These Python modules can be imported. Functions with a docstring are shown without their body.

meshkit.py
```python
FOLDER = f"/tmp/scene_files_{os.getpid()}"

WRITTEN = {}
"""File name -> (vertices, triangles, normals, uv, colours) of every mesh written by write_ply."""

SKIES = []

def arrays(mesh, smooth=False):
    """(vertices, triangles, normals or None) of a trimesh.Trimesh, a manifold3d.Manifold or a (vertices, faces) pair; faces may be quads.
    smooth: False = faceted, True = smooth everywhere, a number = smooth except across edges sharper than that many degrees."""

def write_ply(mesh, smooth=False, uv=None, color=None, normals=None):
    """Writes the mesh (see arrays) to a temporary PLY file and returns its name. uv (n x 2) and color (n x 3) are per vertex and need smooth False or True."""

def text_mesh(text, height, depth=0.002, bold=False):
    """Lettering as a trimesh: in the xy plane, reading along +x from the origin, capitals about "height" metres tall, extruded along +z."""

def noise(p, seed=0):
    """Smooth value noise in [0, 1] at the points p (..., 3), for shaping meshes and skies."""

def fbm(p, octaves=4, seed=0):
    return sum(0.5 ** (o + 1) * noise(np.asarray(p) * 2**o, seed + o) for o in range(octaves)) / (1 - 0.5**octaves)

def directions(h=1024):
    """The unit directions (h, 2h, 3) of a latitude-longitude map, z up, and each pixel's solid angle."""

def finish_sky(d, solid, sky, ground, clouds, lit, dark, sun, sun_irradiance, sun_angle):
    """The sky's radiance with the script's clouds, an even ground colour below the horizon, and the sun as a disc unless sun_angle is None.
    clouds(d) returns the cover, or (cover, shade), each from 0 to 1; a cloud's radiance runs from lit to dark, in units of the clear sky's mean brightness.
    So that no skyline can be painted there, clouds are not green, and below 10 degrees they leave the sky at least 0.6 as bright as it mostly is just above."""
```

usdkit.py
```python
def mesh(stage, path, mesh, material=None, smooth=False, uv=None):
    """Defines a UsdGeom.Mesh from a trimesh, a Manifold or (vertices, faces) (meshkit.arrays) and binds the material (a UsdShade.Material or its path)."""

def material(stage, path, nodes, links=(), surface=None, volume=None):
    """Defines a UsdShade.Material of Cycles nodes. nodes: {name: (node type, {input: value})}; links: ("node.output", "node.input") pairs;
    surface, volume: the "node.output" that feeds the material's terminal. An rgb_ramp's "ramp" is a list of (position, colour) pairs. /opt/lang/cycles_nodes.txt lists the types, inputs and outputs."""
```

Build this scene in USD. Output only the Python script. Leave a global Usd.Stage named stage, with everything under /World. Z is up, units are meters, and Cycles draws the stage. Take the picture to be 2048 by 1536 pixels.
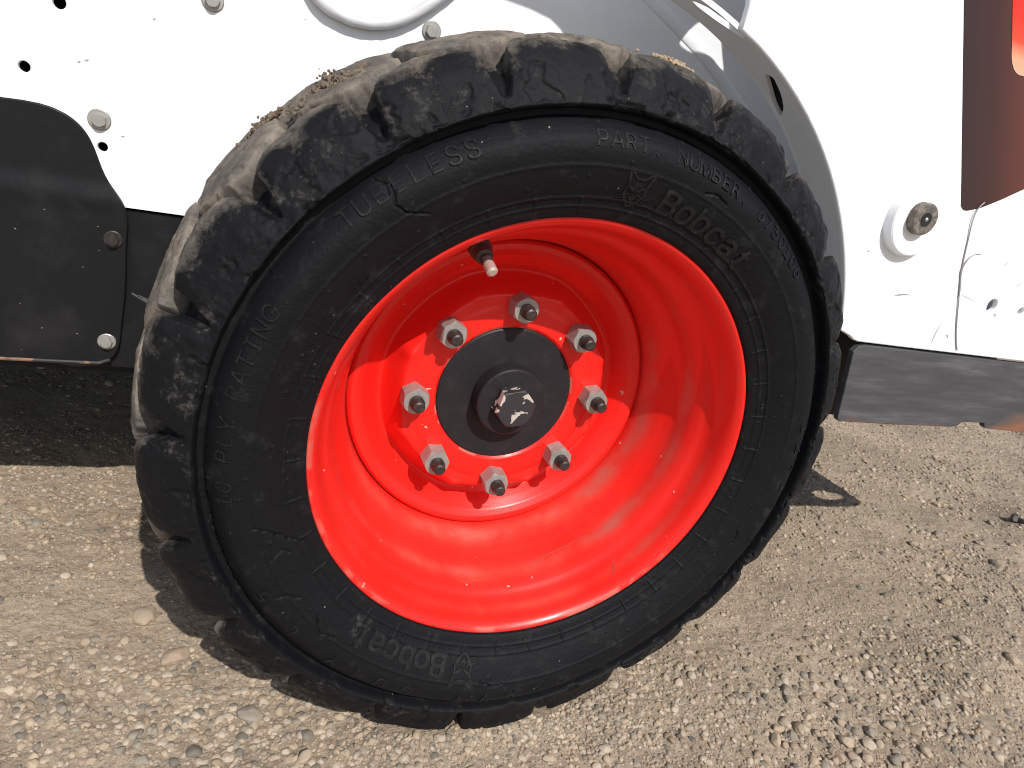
import math
import numpy as np
import trimesh
import usdkit
import meshkit
from pxr import Gf, Sdf, Usd, UsdGeom, UsdLux, UsdShade, Vt
from shapely.geometry import Polygon, Point, LineString, box as sbox
from shapely import affinity
from shapely.ops import unary_union
from scipy.interpolate import PchipInterpolator

rng = np.random.default_rng(7)
stage = Usd.Stage.CreateInMemory()
UsdGeom.SetStageUpAxis(stage, UsdGeom.Tokens.z)
UsdGeom.SetStageMetersPerUnit(stage, 1.0)
world = UsdGeom.Xform.Define(stage, "/World")
stage.SetDefaultPrim(world.GetPrim())
UsdGeom.Scope.Define(stage, "/World/Looks")

# ---------------------------------------------------------------- camera, sky, sun, exposure
ZC = 0.36                                             # wheel centre above the ground
cam = UsdGeom.Camera.Define(stage, "/World/camera")
RIGHT = np.array([0.92372433, -0.32297605, 0.20596076])
UP = -np.array([0.06149902, -0.40565970, -0.91195289])
BACK = -np.array([0.37808892, 0.85505946, -0.35485502])
EYE = np.array([-0.28914, -0.53862, 0.28996 + ZC])
M = Gf.Matrix4d(*RIGHT, 0, *UP, 0, *BACK, 0, *EYE, 1)
cam.AddTransformOp().Set(M)
cam.CreateHorizontalApertureAttr(36.0)
cam.CreateVerticalApertureAttr(27.0)
cam.CreateFocalLengthAttr(1390.454 / 2048 * 36.0)
cam.CreateClippingRangeAttr(Gf.Vec2f(0.02, 2000))
cam.CreateExposureAttr(-0.02)

L = np.array([-0.09, 1.0, -1.05]); L /= np.linalg.norm(L)     # direction the sunlight travels
SUN_EL = math.asin(-L[2]); SUN_ROT = math.atan2(-L[0], -L[1])
dome = UsdLux.DomeLight.Define(stage, "/World/sky")
sky_mat = usdkit.material(stage, "/World/Looks/sky_look", {
    "sky": ("sky_texture", {"sky_type": "single_scattering", "sun_disc": False, "sun_elevation": SUN_EL, "sun_rotation": SUN_ROT,
                            "air_density": 1.0, "aerosol_density": 1.6, "ozone_density": 1.0}),
    "bg": ("background_shader", {"strength": 0.125})}, [("sky.color", "bg.color")], surface="bg.background")
UsdShade.MaterialBindingAPI.Apply(dome.GetPrim()).Bind(sky_mat)
dome.GetPrim().SetCustomDataByKey("kind", "structure")
sun = UsdLux.DistantLight.Define(stage, "/World/sun")
sun.CreateNormalizeAttr(True); sun.CreateIntensityAttr(1.2); sun.CreateAngleAttr(0.5)
sun.CreateColorAttr(Gf.Vec3f(1.0, 0.97, 0.93))
zax = -L; xax = np.cross([0, 0, 1.0], zax); xax /= np.linalg.norm(xax); yax = np.cross(zax, xax)
sun.AddTransformOp().Set(Gf.Matrix4d(*xax, 0, *yax, 0, *zax, 0, 0, 0, 6, 1))

# ---------------------------------------------------------------- helpers
from scipy.ndimage import map_coordinates
LATTICE = np.random.default_rng(99).random((64, 64, 64)).astype(np.float32)
def fbm(p, octaves=4, seed=0):
    """Smooth value noise in [0, 1], for shaping meshes."""
    p = np.asarray(p, float); tot = 0.0
    for o in range(octaves):
        q = p.reshape(-1, 3).T * 2.0 ** o + 7.31 * (seed + o) + 0.5
        i = np.floor(q); t = q - i; q = i + t * t * (3 - 2 * t)
        tot = tot + 0.5 ** (o + 1) * map_coordinates(LATTICE, np.mod(q, 64.0), order=1, mode="grid-wrap", prefilter=False)
    return (tot / (1 - 0.5 ** octaves)).reshape(p.shape[:-1])
used = {}
def numbered(path):
    n = used.get(path, -1) + 1
    used[path] = n
    return path if n == 0 else f"{path}_{n:03d}"

def pth(p):
    return "/World" if p is None else (p if isinstance(p, str) else str(p.GetPath()))

def group(name, parent=None, loc=None):
    p = numbered(pth(parent) + "/" + name)
    x = UsdGeom.Xform.Define(stage, p)
    if loc is not None:
        x.AddTranslateOp().Set(Gf.Vec3d(*map(float, loc)))
    return x.GetPrim()

def obj(name, mesh, mat, parent=None, smooth=30):
    p = numbered(pth(parent) + "/" + name)
    return usdkit.mesh(stage, p, mesh, mat, smooth=smooth).GetPrim()

def tag(prim, label=None, category=None, group=None, kind=None):
    for k, v in (("label", label), ("category", category), ("group", group), ("kind", kind)):
        if v:
            prim.SetCustomDataByKey(k, v)
    return prim

def mat(name, nodes, links=(), surface="p.BSDF"):
    return usdkit.material(stage, "/World/Looks/" + name, nodes, links, surface=surface)

def cat(ms):
    return trimesh.util.concatenate([m for m in ms if m is not None])

def flip_fix(m):
    """Faces outwards; the slow repair only where the winding is mixed."""
    if not m.is_winding_consistent:
        m.fix_normals()
    elif m.volume < 0:
        m.invert()
    return m

def plate(poly, y0, y1, bevel=0.0):
    """A polygon in (x, z) extruded from y0 (front) to y1 (back)."""
    if poly.geom_type != "Polygon":
        return cat([plate(g, y0, y1, bevel) for g in poly.geoms])
    def slab(pl, a, b):
        m = trimesh.creation.extrude_polygon(pl, b - a, engine="earcut")
        v = m.vertices.copy()
        m.vertices = np.c_[v[:, 0], v[:, 2] + a, v[:, 1]]
        return flip_fix(m)
    if bevel:
        import manifold3d as mf
        def man(pl, a, b):
            s = slab(pl, a, b)
            return mf.Manifold(mf.Mesh(np.asarray(s.vertices, np.float32), np.asarray(s.faces, np.uint32)))
        # chamfered front edge: bevel by stacking inset loops
        return bevel_plate(poly, y0, y1, bevel)
    return slab(poly, y0, y1)

def ring_pts(r):
    c = np.array(r.coords)[:-1]
    return c

def bevel_plate(poly, y0, y1, b):
    """Plate with a rounded front edge: layers of the same vertex rings, inset along vertex normals."""
    poly = poly.simplify(0.0002)
    rings = [np.array(poly.exterior.coords)[:-1]] + [np.array(i.coords)[:-1] for i in poly.interiors]
    offs = []
    for k, c in enumerate(rings):
        a = np.roll(c, 1, 0); d = np.roll(c, -1, 0)
        t1 = (c - a); t1 /= np.linalg.norm(t1, axis=1)[:, None] + 1e-12
        t2 = (d - c); t2 /= np.linalg.norm(t2, axis=1)[:, None] + 1e-12
        n = np.c_[-(t1 + t2)[:, 1], (t1 + t2)[:, 0]]; n /= np.linalg.norm(n, axis=1)[:, None] + 1e-12
        area = 0.5 * np.sum(c[:, 0] * d[:, 1] - d[:, 0] * c[:, 1])
        inside = 1 if area > 0 else -1
        if k > 0: inside *= -1
        offs.append(n * inside)
    prof = [(b, 0.0), (b * 0.55, b * 0.12), (b * 0.2, b * 0.45), (0.0, b), (0.0, y1 - y0)]
    V, F = [], []
    base = 0
    fronts, backs = [], []
    for c, n in zip(rings, offs):
        m = len(c)
        for (ins, dy) in prof:
            q = c + n * ins
            V.append(np.c_[q[:, 0], np.full(m, y0 + dy), q[:, 1]])
        i = np.arange(m); j = (i + 1) % m
        for k in range(len(prof) - 1):
            A, B = base + k * m, base + (k + 1) * m
            F += [np.c_[A + i, A + j, B + j], np.c_[A + i, B + j, B + i]]
        fronts.append((c + n * b, base)); backs.append((c, base + (len(prof) - 1) * m))
        base += m * len(prof)
    def cap(loops):
        import mapbox_earcut as earcut
        pts = np.vstack([l[0] for l in loops]); ends = np.cumsum([len(l[0]) for l in loops]).astype(np.uint32)
        idx = np.concatenate([np.arange(len(l[0])) + l[1] for l in loops])
        tri = earcut.triangulate_float64(pts, ends).reshape(-1, 3)
        return idx[tri]
    F.append(cap(fronts)); F.append(cap(backs))
    m = trimesh.Trimesh(np.vstack(V), np.vstack(F), process=False)
    return flip_fix(m)

def bx(x0, x1, y0, y1, z0, z1):
    m = trimesh.creation.box((x1 - x0, y1 - y0, z1 - z0)); m.apply_translation(((x0 + x1) / 2, (y0 + y1) / 2, (z0 + z1) / 2)); return m

def tube(pts, r, n=12, closed_ends=True):
    pts = np.asarray(pts, float)
    rr = np.full(len(pts), r) if np.isscalar(r) else np.asarray(r, float)
    t = np.gradient(pts, axis=0); t /= np.linalg.norm(t, axis=1)[:, None]
    u = np.cross(t[0], [0.3, 1, 0.2]); u /= np.linalg.norm(u)
    V = []
    for p, tt, q in zip(pts, t, rr):
        u = u - tt * (u @ tt); u /= np.linalg.norm(u); w = np.cross(tt, u)
        a = np.linspace(0, 2 * np.pi, n, endpoint=False)
        V.append(p + q * (np.cos(a)[:, None] * u + np.sin(a)[:, None] * w))
    V = np.vstack(V); m = len(pts); F = []
    i = np.arange(n); j = (i + 1) % n
    for k in range(m - 1):
        F += [np.c_[k * n + i, k * n + j, (k + 1) * n + j], np.c_[k * n + i, (k + 1) * n + j, (k + 1) * n + i]]
    F.append(np.c_[np.full(n - 2, 0), i[2:], i[1:-1]]); F.append((m - 1) * n + np.c_[np.full(n - 2, 0), i[1:-1], i[2:]])
    return flip_fix(trimesh.Trimesh(V, np.vstack(F), process=False))

def spline(pts, n):
    pts = np.asarray(pts, float); s = np.r_[0, np.cumsum(np.linalg.norm(np.diff(pts, axis=0), axis=1))]
    from scipy.interpolate import CubicSpline
    return CubicSpline(s, pts)(np.linspace(0, s[-1], n))

def revolve(profile, n=96, closed=True):
    """profile: (y, r) from front to back; revolved about the axle (the y axis), wheel coordinates."""
    pr = np.asarray(profile, float); th = np.linspace(0, 2 * np.pi, n, endpoint=False)
    V = np.stack([pr[:, 1][:, None] * np.cos(th), np.repeat(pr[:, 0][:, None], n, 1), pr[:, 1][:, None] * np.sin(th)], -1).reshape(-1, 3)
    i = np.arange(n); j = (i + 1) % n; F = []
    for k in range(len(pr) - 1):
        F += [np.c_[k * n + i, (k + 1) * n + j, k * n + j], np.c_[k * n + i, (k + 1) * n + i, (k + 1) * n + j]]
    return trimesh.Trimesh(V, np.vstack(F), process=False)

def solid_rev(profile, n=64):
    return flip_fix(trimesh.Trimesh(*(lambda m: (m.vertices, m.faces))(revolve([(profile[0][0], 1e-5)] + list(profile) + [(profile[-1][0], 1e-5)], n)), process=False))

def hexagon(rc, rot=0.0):
    a = np.arange(6) * np.pi / 3 + rot
    return Polygon(np.c_[rc * np.cos(a), rc * np.sin(a)])

def hexnut(rc, y0, y1, rot=0.0, chamfer=0.1):
    """A hex with a chamfered (coned) front face, axis along y at the origin."""
    import manifold3d as mf
    cs = mf.CrossSection([np.array(hexagon(rc, rot).exterior.coords)[:-1]])
    prism = mf.Manifold.extrude(cs, y1 - y0)
    h = y1 - y0; r2 = rc * 1.01; r1 = rc * 0.86
    cone = mf.Manifold.cylinder(h * chamfer * 1.5, r2 + (r2 - r1) * 0, r1, 48).translate((0, 0, h - h * chamfer * 1.5)) + mf.Manifold.cylinder(h - h * chamfer * 1.5, r2, r2, 48)
    m = prism ^ cone
    t = m.to_mesh(); v = np.array(t.vert_properties[:, :3]); f = np.array(t.tri_verts)
    v = np.c_[v[:, 0], y1 - v[:, 2], v[:, 1]]
    return flip_fix(trimesh.Trimesh(v, f, process=True))

def rot_y(m, ang):
    """Rotate about the axle so that +x turns towards +z by ang."""
    c, s = math.cos(ang), math.sin(ang); v = m.vertices.copy()
    m = m.copy(); m.vertices = np.c_[c * v[:, 0] - s * v[:, 2], v[:, 1], s * v[:, 0] + c * v[:, 2]]; return m

def moved(m, x, y, z):
    m = m.copy(); m.apply_translation((x, y, z)); return m

def sstep(a, b, x):
    t = np.clip((x - a) / (b - a), 0, 1); return t * t * (3 - 2 * t)

# ---------------------------------------------------------------- materials
def noisy_paint(name, base, dirt, amount, rough=0.35, scale=9.0, spec=0.5, coat=0.0, bump=0.02, lo=0.52, hi=0.8, fine=140.0):
    return mat(name, {
        "g": ("geometry", {}),
        "n1": ("noise_texture", {"scale": scale, "detail": 8.0, "roughness": 0.62}),
        "r1": ("rgb_ramp", {"ramp": [(0.0, (0, 0, 0)), (lo, (0, 0, 0)), (hi, (1, 1, 1)), (1.0, (1, 1, 1))]}),
        "n2": ("noise_texture", {"scale": fine, "detail": 5.0, "roughness": 0.7}),
        "m0": ("math", {"math_type": "multiply", "value2": amount}),
        "mix": ("mix_color", {"a": base, "b": dirt}),
        "rr": ("map_range", {"from_min": 0.3, "from_max": 0.7, "to_min": rough - 0.06, "to_max": rough + 0.12}),
        "b": ("bump", {"strength": 0.25, "distance": bump * 0.05}),
        "p": ("principled_bsdf", {"specular_ior_level": spec, "coat_weight": coat, "coat_roughness": 0.12})},
        [("g.position", "n1.vector"), ("g.position", "n2.vector"), ("n1.fac", "r1.fac"), ("r1.color", "m0.value1"), ("m0.value", "mix.fac"),
         ("mix.result", "p.base_color"), ("n2.fac", "rr.value"), ("rr.result", "p.roughness"), ("n2.fac", "b.height"), ("b.normal", "p.normal")])

white_paint = noisy_paint("white_paint", (0.79, 0.80, 0.81), (0.42, 0.40, 0.36), 0.12, rough=0.38, scale=4.0, coat=0.25)
black_paint = noisy_paint("black_paint", (0.010, 0.010, 0.0115), (0.06, 0.057, 0.054), 0.40, rough=0.42, scale=7.0, spec=0.16)
red_paint = mat("red_paint", {
    "g": ("geometry", {}),
    "at": ("attribute", {"attribute": "grime"}),
    "n1": ("noise_texture", {"scale": 16.0, "detail": 8.0, "roughness": 0.6}),
    "r1": ("rgb_ramp", {"ramp": [(0.0, (0.1, 0.1, 0.1)), (0.4, (0.3, 0.3, 0.3)), (0.68, (1, 1, 1)), (1.0, (1, 1, 1))]}),
    "m0": ("math", {"math_type": "multiply"}),
    "v": ("noise_texture", {"scale": 75.0, "detail": 2.0, "roughness": 0.5}),
    "vr": ("rgb_ramp", {"ramp": [(0.0, (0, 0, 0)), (0.745, (0, 0, 0)), (0.775, (1, 1, 1)), (1.0, (1, 1, 1))]}),
    "mx": ("mix_color", {"a": (0.70, 0.015, 0.010), "b": (0.36, 0.15, 0.11)}),
    "mx2": ("mix_color", {"b": (0.50, 0.36, 0.27)}),
    "rr": ("map_range", {"from_min": 0.0, "from_max": 0.7, "to_min": 0.33, "to_max": 0.62}),
    "n3": ("noise_texture", {"scale": 300.0, "detail": 3.0}),
    "b": ("bump", {"strength": 0.12, "distance": 0.0008}),
    "p": ("principled_bsdf", {"coat_weight": 0.06, "coat_roughness": 0.2, "specular_ior_level": 0.3})},
    [("g.position", "n1.vector"), ("g.position", "v.vector"), ("g.position", "n3.vector"), ("n1.fac", "r1.fac"), ("r1.color", "m0.value1"), ("at.fac", "m0.value2"),
     ("m0.value", "mx.fac"), ("mx.result", "mx2.a"), ("v.fac", "vr.fac"), ("vr.color", "mx2.fac"), ("mx2.result", "p.base_color"),
     ("m0.value", "rr.value"), ("rr.result", "p.roughness"), ("n3.fac", "b.height"), ("b.normal", "p.normal")])
rubber = mat("rubber", {
    "g": ("geometry", {}),
    "at": ("attribute", {"attribute": "dust"}),
    "n1": ("noise_texture", {"scale": 42.0, "detail": 9.0, "roughness": 0.68}),
    "n2": ("noise_texture", {"scale": 260.0, "detail": 6.0, "roughness": 0.7}),
    "n3": ("noise_texture", {"scale": 22.0, "detail": 8.0, "roughness": 0.68}),
    "sub": ("math", {"math_type": "subtract", "value2": 0.5}),
    "sc": ("math", {"math_type": "multiply_add", "value2": 1.6}),
    "sub2": ("math", {"math_type": "subtract", "value2": 0.5}),
    "sc2": ("math", {"math_type": "multiply_add", "value2": 0.95}),
    "cl": ("clamp", {}),
    "scuff": ("rgb_ramp", {"ramp": [(0.0, (0, 0, 0)), (0.56, (0, 0, 0)), (0.78, (0.34, 0.34, 0.34)), (1.0, (0.5, 0.5, 0.5))]}),
    "spk": ("noise_texture", {"scale": 330.0, "detail": 1.0, "roughness": 0.4}),
    "spr": ("rgb_ramp", {"ramp": [(0.0, (0, 0, 0)), (0.80, (0, 0, 0)), (0.84, (0.6, 0.6, 0.6)), (1.0, (0.7, 0.7, 0.7))]}),
    "tan": ("mix_color", {"a": (0.125, 0.115, 0.102), "b": (0.27, 0.225, 0.178)}),
    "m1": ("mix_color", {"a": (0.0056, 0.0058, 0.0070), "b": (0.060, 0.060, 0.060)}),
    "tr": ("map_range", {"from_min": 0.36, "from_max": 0.66, "to_min": 0.0, "to_max": 1.0, "clamp": True}),
    "m2": ("mix_color", {}),
    "m3": ("mix_color", {"b": (0.45, 0.42, 0.38)}),
    "rr": ("map_range", {"from_min": 0.0, "from_max": 1.0, "to_min": 0.55, "to_max": 0.95}),
    "add": ("math", {"math_type": "multiply_add", "value2": 0.6}),
    "b": ("bump", {"strength": 0.7, "distance": 0.0020}),
    "p": ("principled_bsdf", {"specular_ior_level": 0.13})},
    [("g.position", "n1.vector"), ("g.position", "n2.vector"), ("g.position", "n3.vector"), ("g.position", "spk.vector"),
     ("n1.fac", "sub.value1"), ("sub.value", "sc.value1"), ("at.fac", "sc.value3"),
     ("n2.fac", "sub2.value1"), ("sub2.value", "sc2.value1"), ("sc.value", "sc2.value3"), ("sc2.value", "cl.value"),
     ("n1.fac", "scuff.fac"), ("scuff.color", "m1.fac"), ("n3.fac", "tr.value"), ("tr.result", "tan.fac"), ("m1.result", "m2.a"), ("tan.result", "m2.b"), ("cl.result", "m2.fac"),
     ("spk.fac", "spr.fac"), ("spr.color", "m3.fac"), ("m2.result", "m3.a"),
     ("m3.result", "p.base_color"), ("cl.result", "rr.value"), ("rr.result", "p.roughness"),
     ("n2.fac", "add.value1"), ("n1.fac", "add.value3"), ("add.value", "b.height"), ("b.normal", "p.normal")])
letter_rubber = mat("letter_rubber", {
    "g": ("geometry", {}), "n2": ("noise_texture", {"scale": 200.0, "detail": 5.0}),
    "r": ("rgb_ramp", {"ramp": [(0.0, (0.007, 0.007, 0.008)), (0.5, (0.009, 0.009, 0.010)), (0.8, (0.025, 0.024, 0.022)), (1.0, (0.04, 0.038, 0.035))]}),
    "b": ("bump", {"strength": 0.4, "distance": 0.001}),
    "p": ("principled_bsdf", {"roughness": 0.55, "specular_ior_level": 0.18})},
    [("g.position", "n2.vector"), ("n2.fac", "r.fac"), ("r.color", "p.base_color"), ("n2.fac", "b.height"), ("b.normal", "p.normal")])
zinc = mat("zinc", {
    "g": ("geometry", {}), "n": ("noise_texture", {"scale": 130.0, "detail": 5.0}),
    "r": ("rgb_ramp", {"ramp": [(0.0, (0.22, 0.21, 0.19)), (0.45, (0.33, 0.32, 0.295)), (1.0, (0.44, 0.43, 0.40))]}),
    "p": ("principled_bsdf", {"metallic": 0.45, "roughness": 0.42})}, [("g.position", "n.vector"), ("n.fac", "r.fac"), ("r.color", "p.base_color")])
dark_steel = mat("dark_steel", {
    "g": ("geometry", {}), "n": ("noise_texture", {"scale": 220.0, "detail": 5.0}),
    "r": ("rgb_ramp", {"ramp": [(0.0, (0.02, 0.017, 0.017)), (0.5, (0.04, 0.033, 0.031)), (1.0, (0.11, 0.085, 0.075))]}),
    "p": ("principled_bsdf", {"metallic": 0.4, "roughness": 0.45})}, [("g.position", "n.vector"), ("n.fac", "r.fac"), ("r.color", "p.base_color")])
hub_black = mat("hub_black", {
    "g": ("geometry", {}), "n": ("noise_texture", {"scale": 48.0, "detail": 8.0, "roughness": 0.65}),
    "r": ("rgb_ramp", {"ramp": [(0.0, (0.012, 0.0115, 0.013)), (0.5, (0.015, 0.014, 0.016)), (0.66, (0.022, 0.0205, 0.0225)), (1.0, (0.045, 0.042, 0.043))]}),
    "n2": ("noise_texture", {"scale": 400.0, "detail": 3.0}), "b": ("bump", {"strength": 0.3, "distance": 0.0008}),
    "p": ("principled_bsdf", {"roughness": 0.5, "specular_ior_level": 0.25})},
    [("g.position", "n.vector"), ("n.fac", "r.fac"), ("r.color", "p.base_color"), ("g.position", "n2.vector"), ("n2.fac", "b.height"), ("b.normal", "p.normal")])
chipped_black = mat("chipped_black", {
    "g": ("geometry", {}), "n": ("noise_texture", {"scale": 58.0, "detail": 3.0, "roughness": 0.5, "distortion": 0.6}),
    "r": ("rgb_ramp", {"ramp": [(0.0, (0.020, 0.019, 0.021)), (0.565, (0.024, 0.022, 0.025)), (0.585, (0.42, 0.38, 0.33)), (1.0, (0.5, 0.46, 0.41))]}),
    "p": ("principled_bsdf", {"roughness": 0.48})}, [("g.position", "n.vector"), ("n.fac", "r.fac"), ("r.color", "p.base_color")])
valve_black = mat("valve_black", {"p": ("principled_bsdf", {"base_color": (0.045, 0.025, 0.02), "roughness": 0.55})})
brass = mat("brass", {"p": ("principled_bsdf", {"base_color": (0.52, 0.42, 0.36), "metallic": 0.5, "roughness": 0.4})})
rust_plate = mat("rust_plate", {
    "g": ("geometry", {}), "mp": ("mapping", {"scale": (1.3, 1.0, 11.0), "rotation": (0.0, -0.22, 0.0)}),
    "ns": ("noise_texture", {"scale": 7.0, "detail": 8.0, "roughness": 0.62}),
    "rs": ("rgb_ramp", {"ramp": [(0.0, (0.030, 0.030, 0.033)), (0.40, (0.046, 0.046, 0.050)), (0.56, (0.062, 0.062, 0.067)), (0.72, (0.105, 0.105, 0.11)), (1.0, (0.17, 0.17, 0.175))]}),
    "nr": ("noise_texture", {"scale": 14.0, "detail": 9.0, "roughness": 0.7}),
    "at": ("attribute", {"attribute": "rust"}), "sub": ("math", {"math_type": "subtract", "value2": 0.5}),
    "sc": ("math", {"math_type": "multiply_add", "value2": 2.4}), "cl": ("clamp", {}),
    "nc": ("noise_texture", {"scale": 30.0, "detail": 5.0}),
    "rc": ("rgb_ramp", {"ramp": [(0.0, (0.075, 0.045, 0.03)), (0.45, (0.17, 0.075, 0.04)), (0.7, (0.24, 0.10, 0.05)), (1.0, (0.30, 0.15, 0.08))]}),
    "mx": ("mix_color", {}), "b": ("bump", {"strength": 0.35, "distance": 0.001}),
    "rr": ("map_range", {"from_min": 0.0, "from_max": 1.0, "to_min": 0.5, "to_max": 0.85}),
    "p": ("principled_bsdf", {})},
    [("g.position", "mp.vector"), ("mp.vector", "ns.vector"), ("ns.fac", "rs.fac"), ("g.position", "nr.vector"), ("nr.fac", "sub.value1"), ("sub.value", "sc.value1"), ("at.fac", "sc.value3"),
     ("sc.value", "cl.value"), ("g.position", "nc.vector"), ("nc.fac", "rc.fac"), ("rs.color", "mx.a"), ("rc.color", "mx.b"), ("cl.result", "mx.fac"), ("mx.result", "p.base_color"),
     ("nr.fac", "b.height"), ("b.normal", "p.normal"), ("cl.result", "rr.value"), ("rr.result", "p.roughness")])
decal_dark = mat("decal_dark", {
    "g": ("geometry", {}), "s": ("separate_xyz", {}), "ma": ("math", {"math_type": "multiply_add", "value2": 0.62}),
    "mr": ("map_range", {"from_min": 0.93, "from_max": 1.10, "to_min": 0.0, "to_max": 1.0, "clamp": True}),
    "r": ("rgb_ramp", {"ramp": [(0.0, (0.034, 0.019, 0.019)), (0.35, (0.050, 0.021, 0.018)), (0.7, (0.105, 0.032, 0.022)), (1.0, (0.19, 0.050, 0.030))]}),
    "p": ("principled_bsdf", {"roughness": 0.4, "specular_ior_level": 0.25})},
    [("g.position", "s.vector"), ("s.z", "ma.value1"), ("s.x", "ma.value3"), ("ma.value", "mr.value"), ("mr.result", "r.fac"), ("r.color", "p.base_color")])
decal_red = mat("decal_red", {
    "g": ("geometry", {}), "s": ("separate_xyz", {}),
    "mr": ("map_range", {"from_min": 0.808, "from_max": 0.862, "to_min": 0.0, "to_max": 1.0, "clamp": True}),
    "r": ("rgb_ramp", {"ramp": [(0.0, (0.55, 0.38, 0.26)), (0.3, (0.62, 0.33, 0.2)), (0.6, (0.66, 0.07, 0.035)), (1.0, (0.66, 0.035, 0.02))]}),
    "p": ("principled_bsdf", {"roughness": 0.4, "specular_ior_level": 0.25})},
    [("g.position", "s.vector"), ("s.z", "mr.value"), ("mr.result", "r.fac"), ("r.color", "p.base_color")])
scratch_grey = mat("scratch_grey", {"p": ("principled_bsdf", {"base_color": (0.30, 0.29, 0.28), "roughness": 0.6})})
scratch_brown = mat("scratch_brown", {"p": ("principled_bsdf", {"base_color": (0.22, 0.065, 0.04), "roughness": 0.8})})
scuff_dark = mat("scuff_dark", {"p": ("principled_bsdf", {"base_color": (0.07, 0.07, 0.072), "roughness": 0.7})})
pin_steel = mat("pin_steel", {
    "g": ("geometry", {}), "n": ("noise_texture", {"scale": 160.0, "detail": 6.0}),
    "r": ("rgb_ramp", {"ramp": [(0.0, (0.035, 0.03, 0.025)), (0.45, (0.14, 0.12, 0.10)), (0.7, (0.30, 0.27, 0.23)), (1.0, (0.36, 0.33, 0.28))]}),
    "p": ("principled_bsdf", {"metallic": 0.45, "roughness": 0.55})}, [("g.position", "n.vector"), ("n.fac", "r.fac"), ("r.color", "p.base_color")])
hose_grey = noisy_paint("hose_grey", (0.52, 0.52, 0.53), (0.40, 0.39, 0.38), 0.5, rough=0.55, scale=40.0)
void_black = mat("void_black", {"p": ("principled_bsdf", {"base_color": (0.008, 0.008, 0.009), "roughness": 0.8})})
ground_mat = mat("ground_mat", {
    "g": ("geometry", {}),
    "n1": ("noise_texture", {"scale": 3.2, "detail": 7.0, "roughness": 0.62}),
    "r1": ("rgb_ramp", {"ramp": [(0.0, (0.200, 0.152, 0.108)), (0.38, (0.265, 0.207, 0.149)), (0.56, (0.350, 0.277, 0.200)), (1.0, (0.41, 0.328, 0.242))]}),
    "n2": ("noise_texture", {"scale": 170.0, "detail": 8.0, "roughness": 0.72}),
    "r2": ("rgb_ramp", {"ramp": [(0.0, (0.35, 0.33, 0.31)), (0.36, (0.70, 0.69, 0.68)), (0.5, (1.0, 1.0, 1.0)), (0.66, (1.22, 1.2, 1.18)), (0.8, (1.6, 1.58, 1.5)), (1.0, (1.8, 1.75, 1.7))]}),
    "mu": ("mix_color", {"blend_type": "multiply", "fac": 1.0, "use_clamp": False}),
    "n3": ("noise_texture", {"scale": 60.0, "detail": 4.0}),
    "ad": ("math", {"math_type": "multiply_add", "value2": 0.5}),
    "b": ("bump", {"strength": 1.0, "distance": 0.006}),
    "p": ("principled_bsdf", {"roughness": 0.92, "specular_ior_level": 0.2})},
    [("g.position", "n1.vector"), ("g.position", "n2.vector"), ("g.position", "n3.vector"), ("n1.fac", "r1.fac"), ("n2.fac", "r2.fac"), ("r1.color", "mu.a"), ("r2.color", "mu.b"),
     ("mu.result", "p.base_color"), ("n2.fac", "ad.value1"), ("n3.fac", "ad.value3"), ("ad.value", "b.height"), ("b.normal", "p.normal")])
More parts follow.
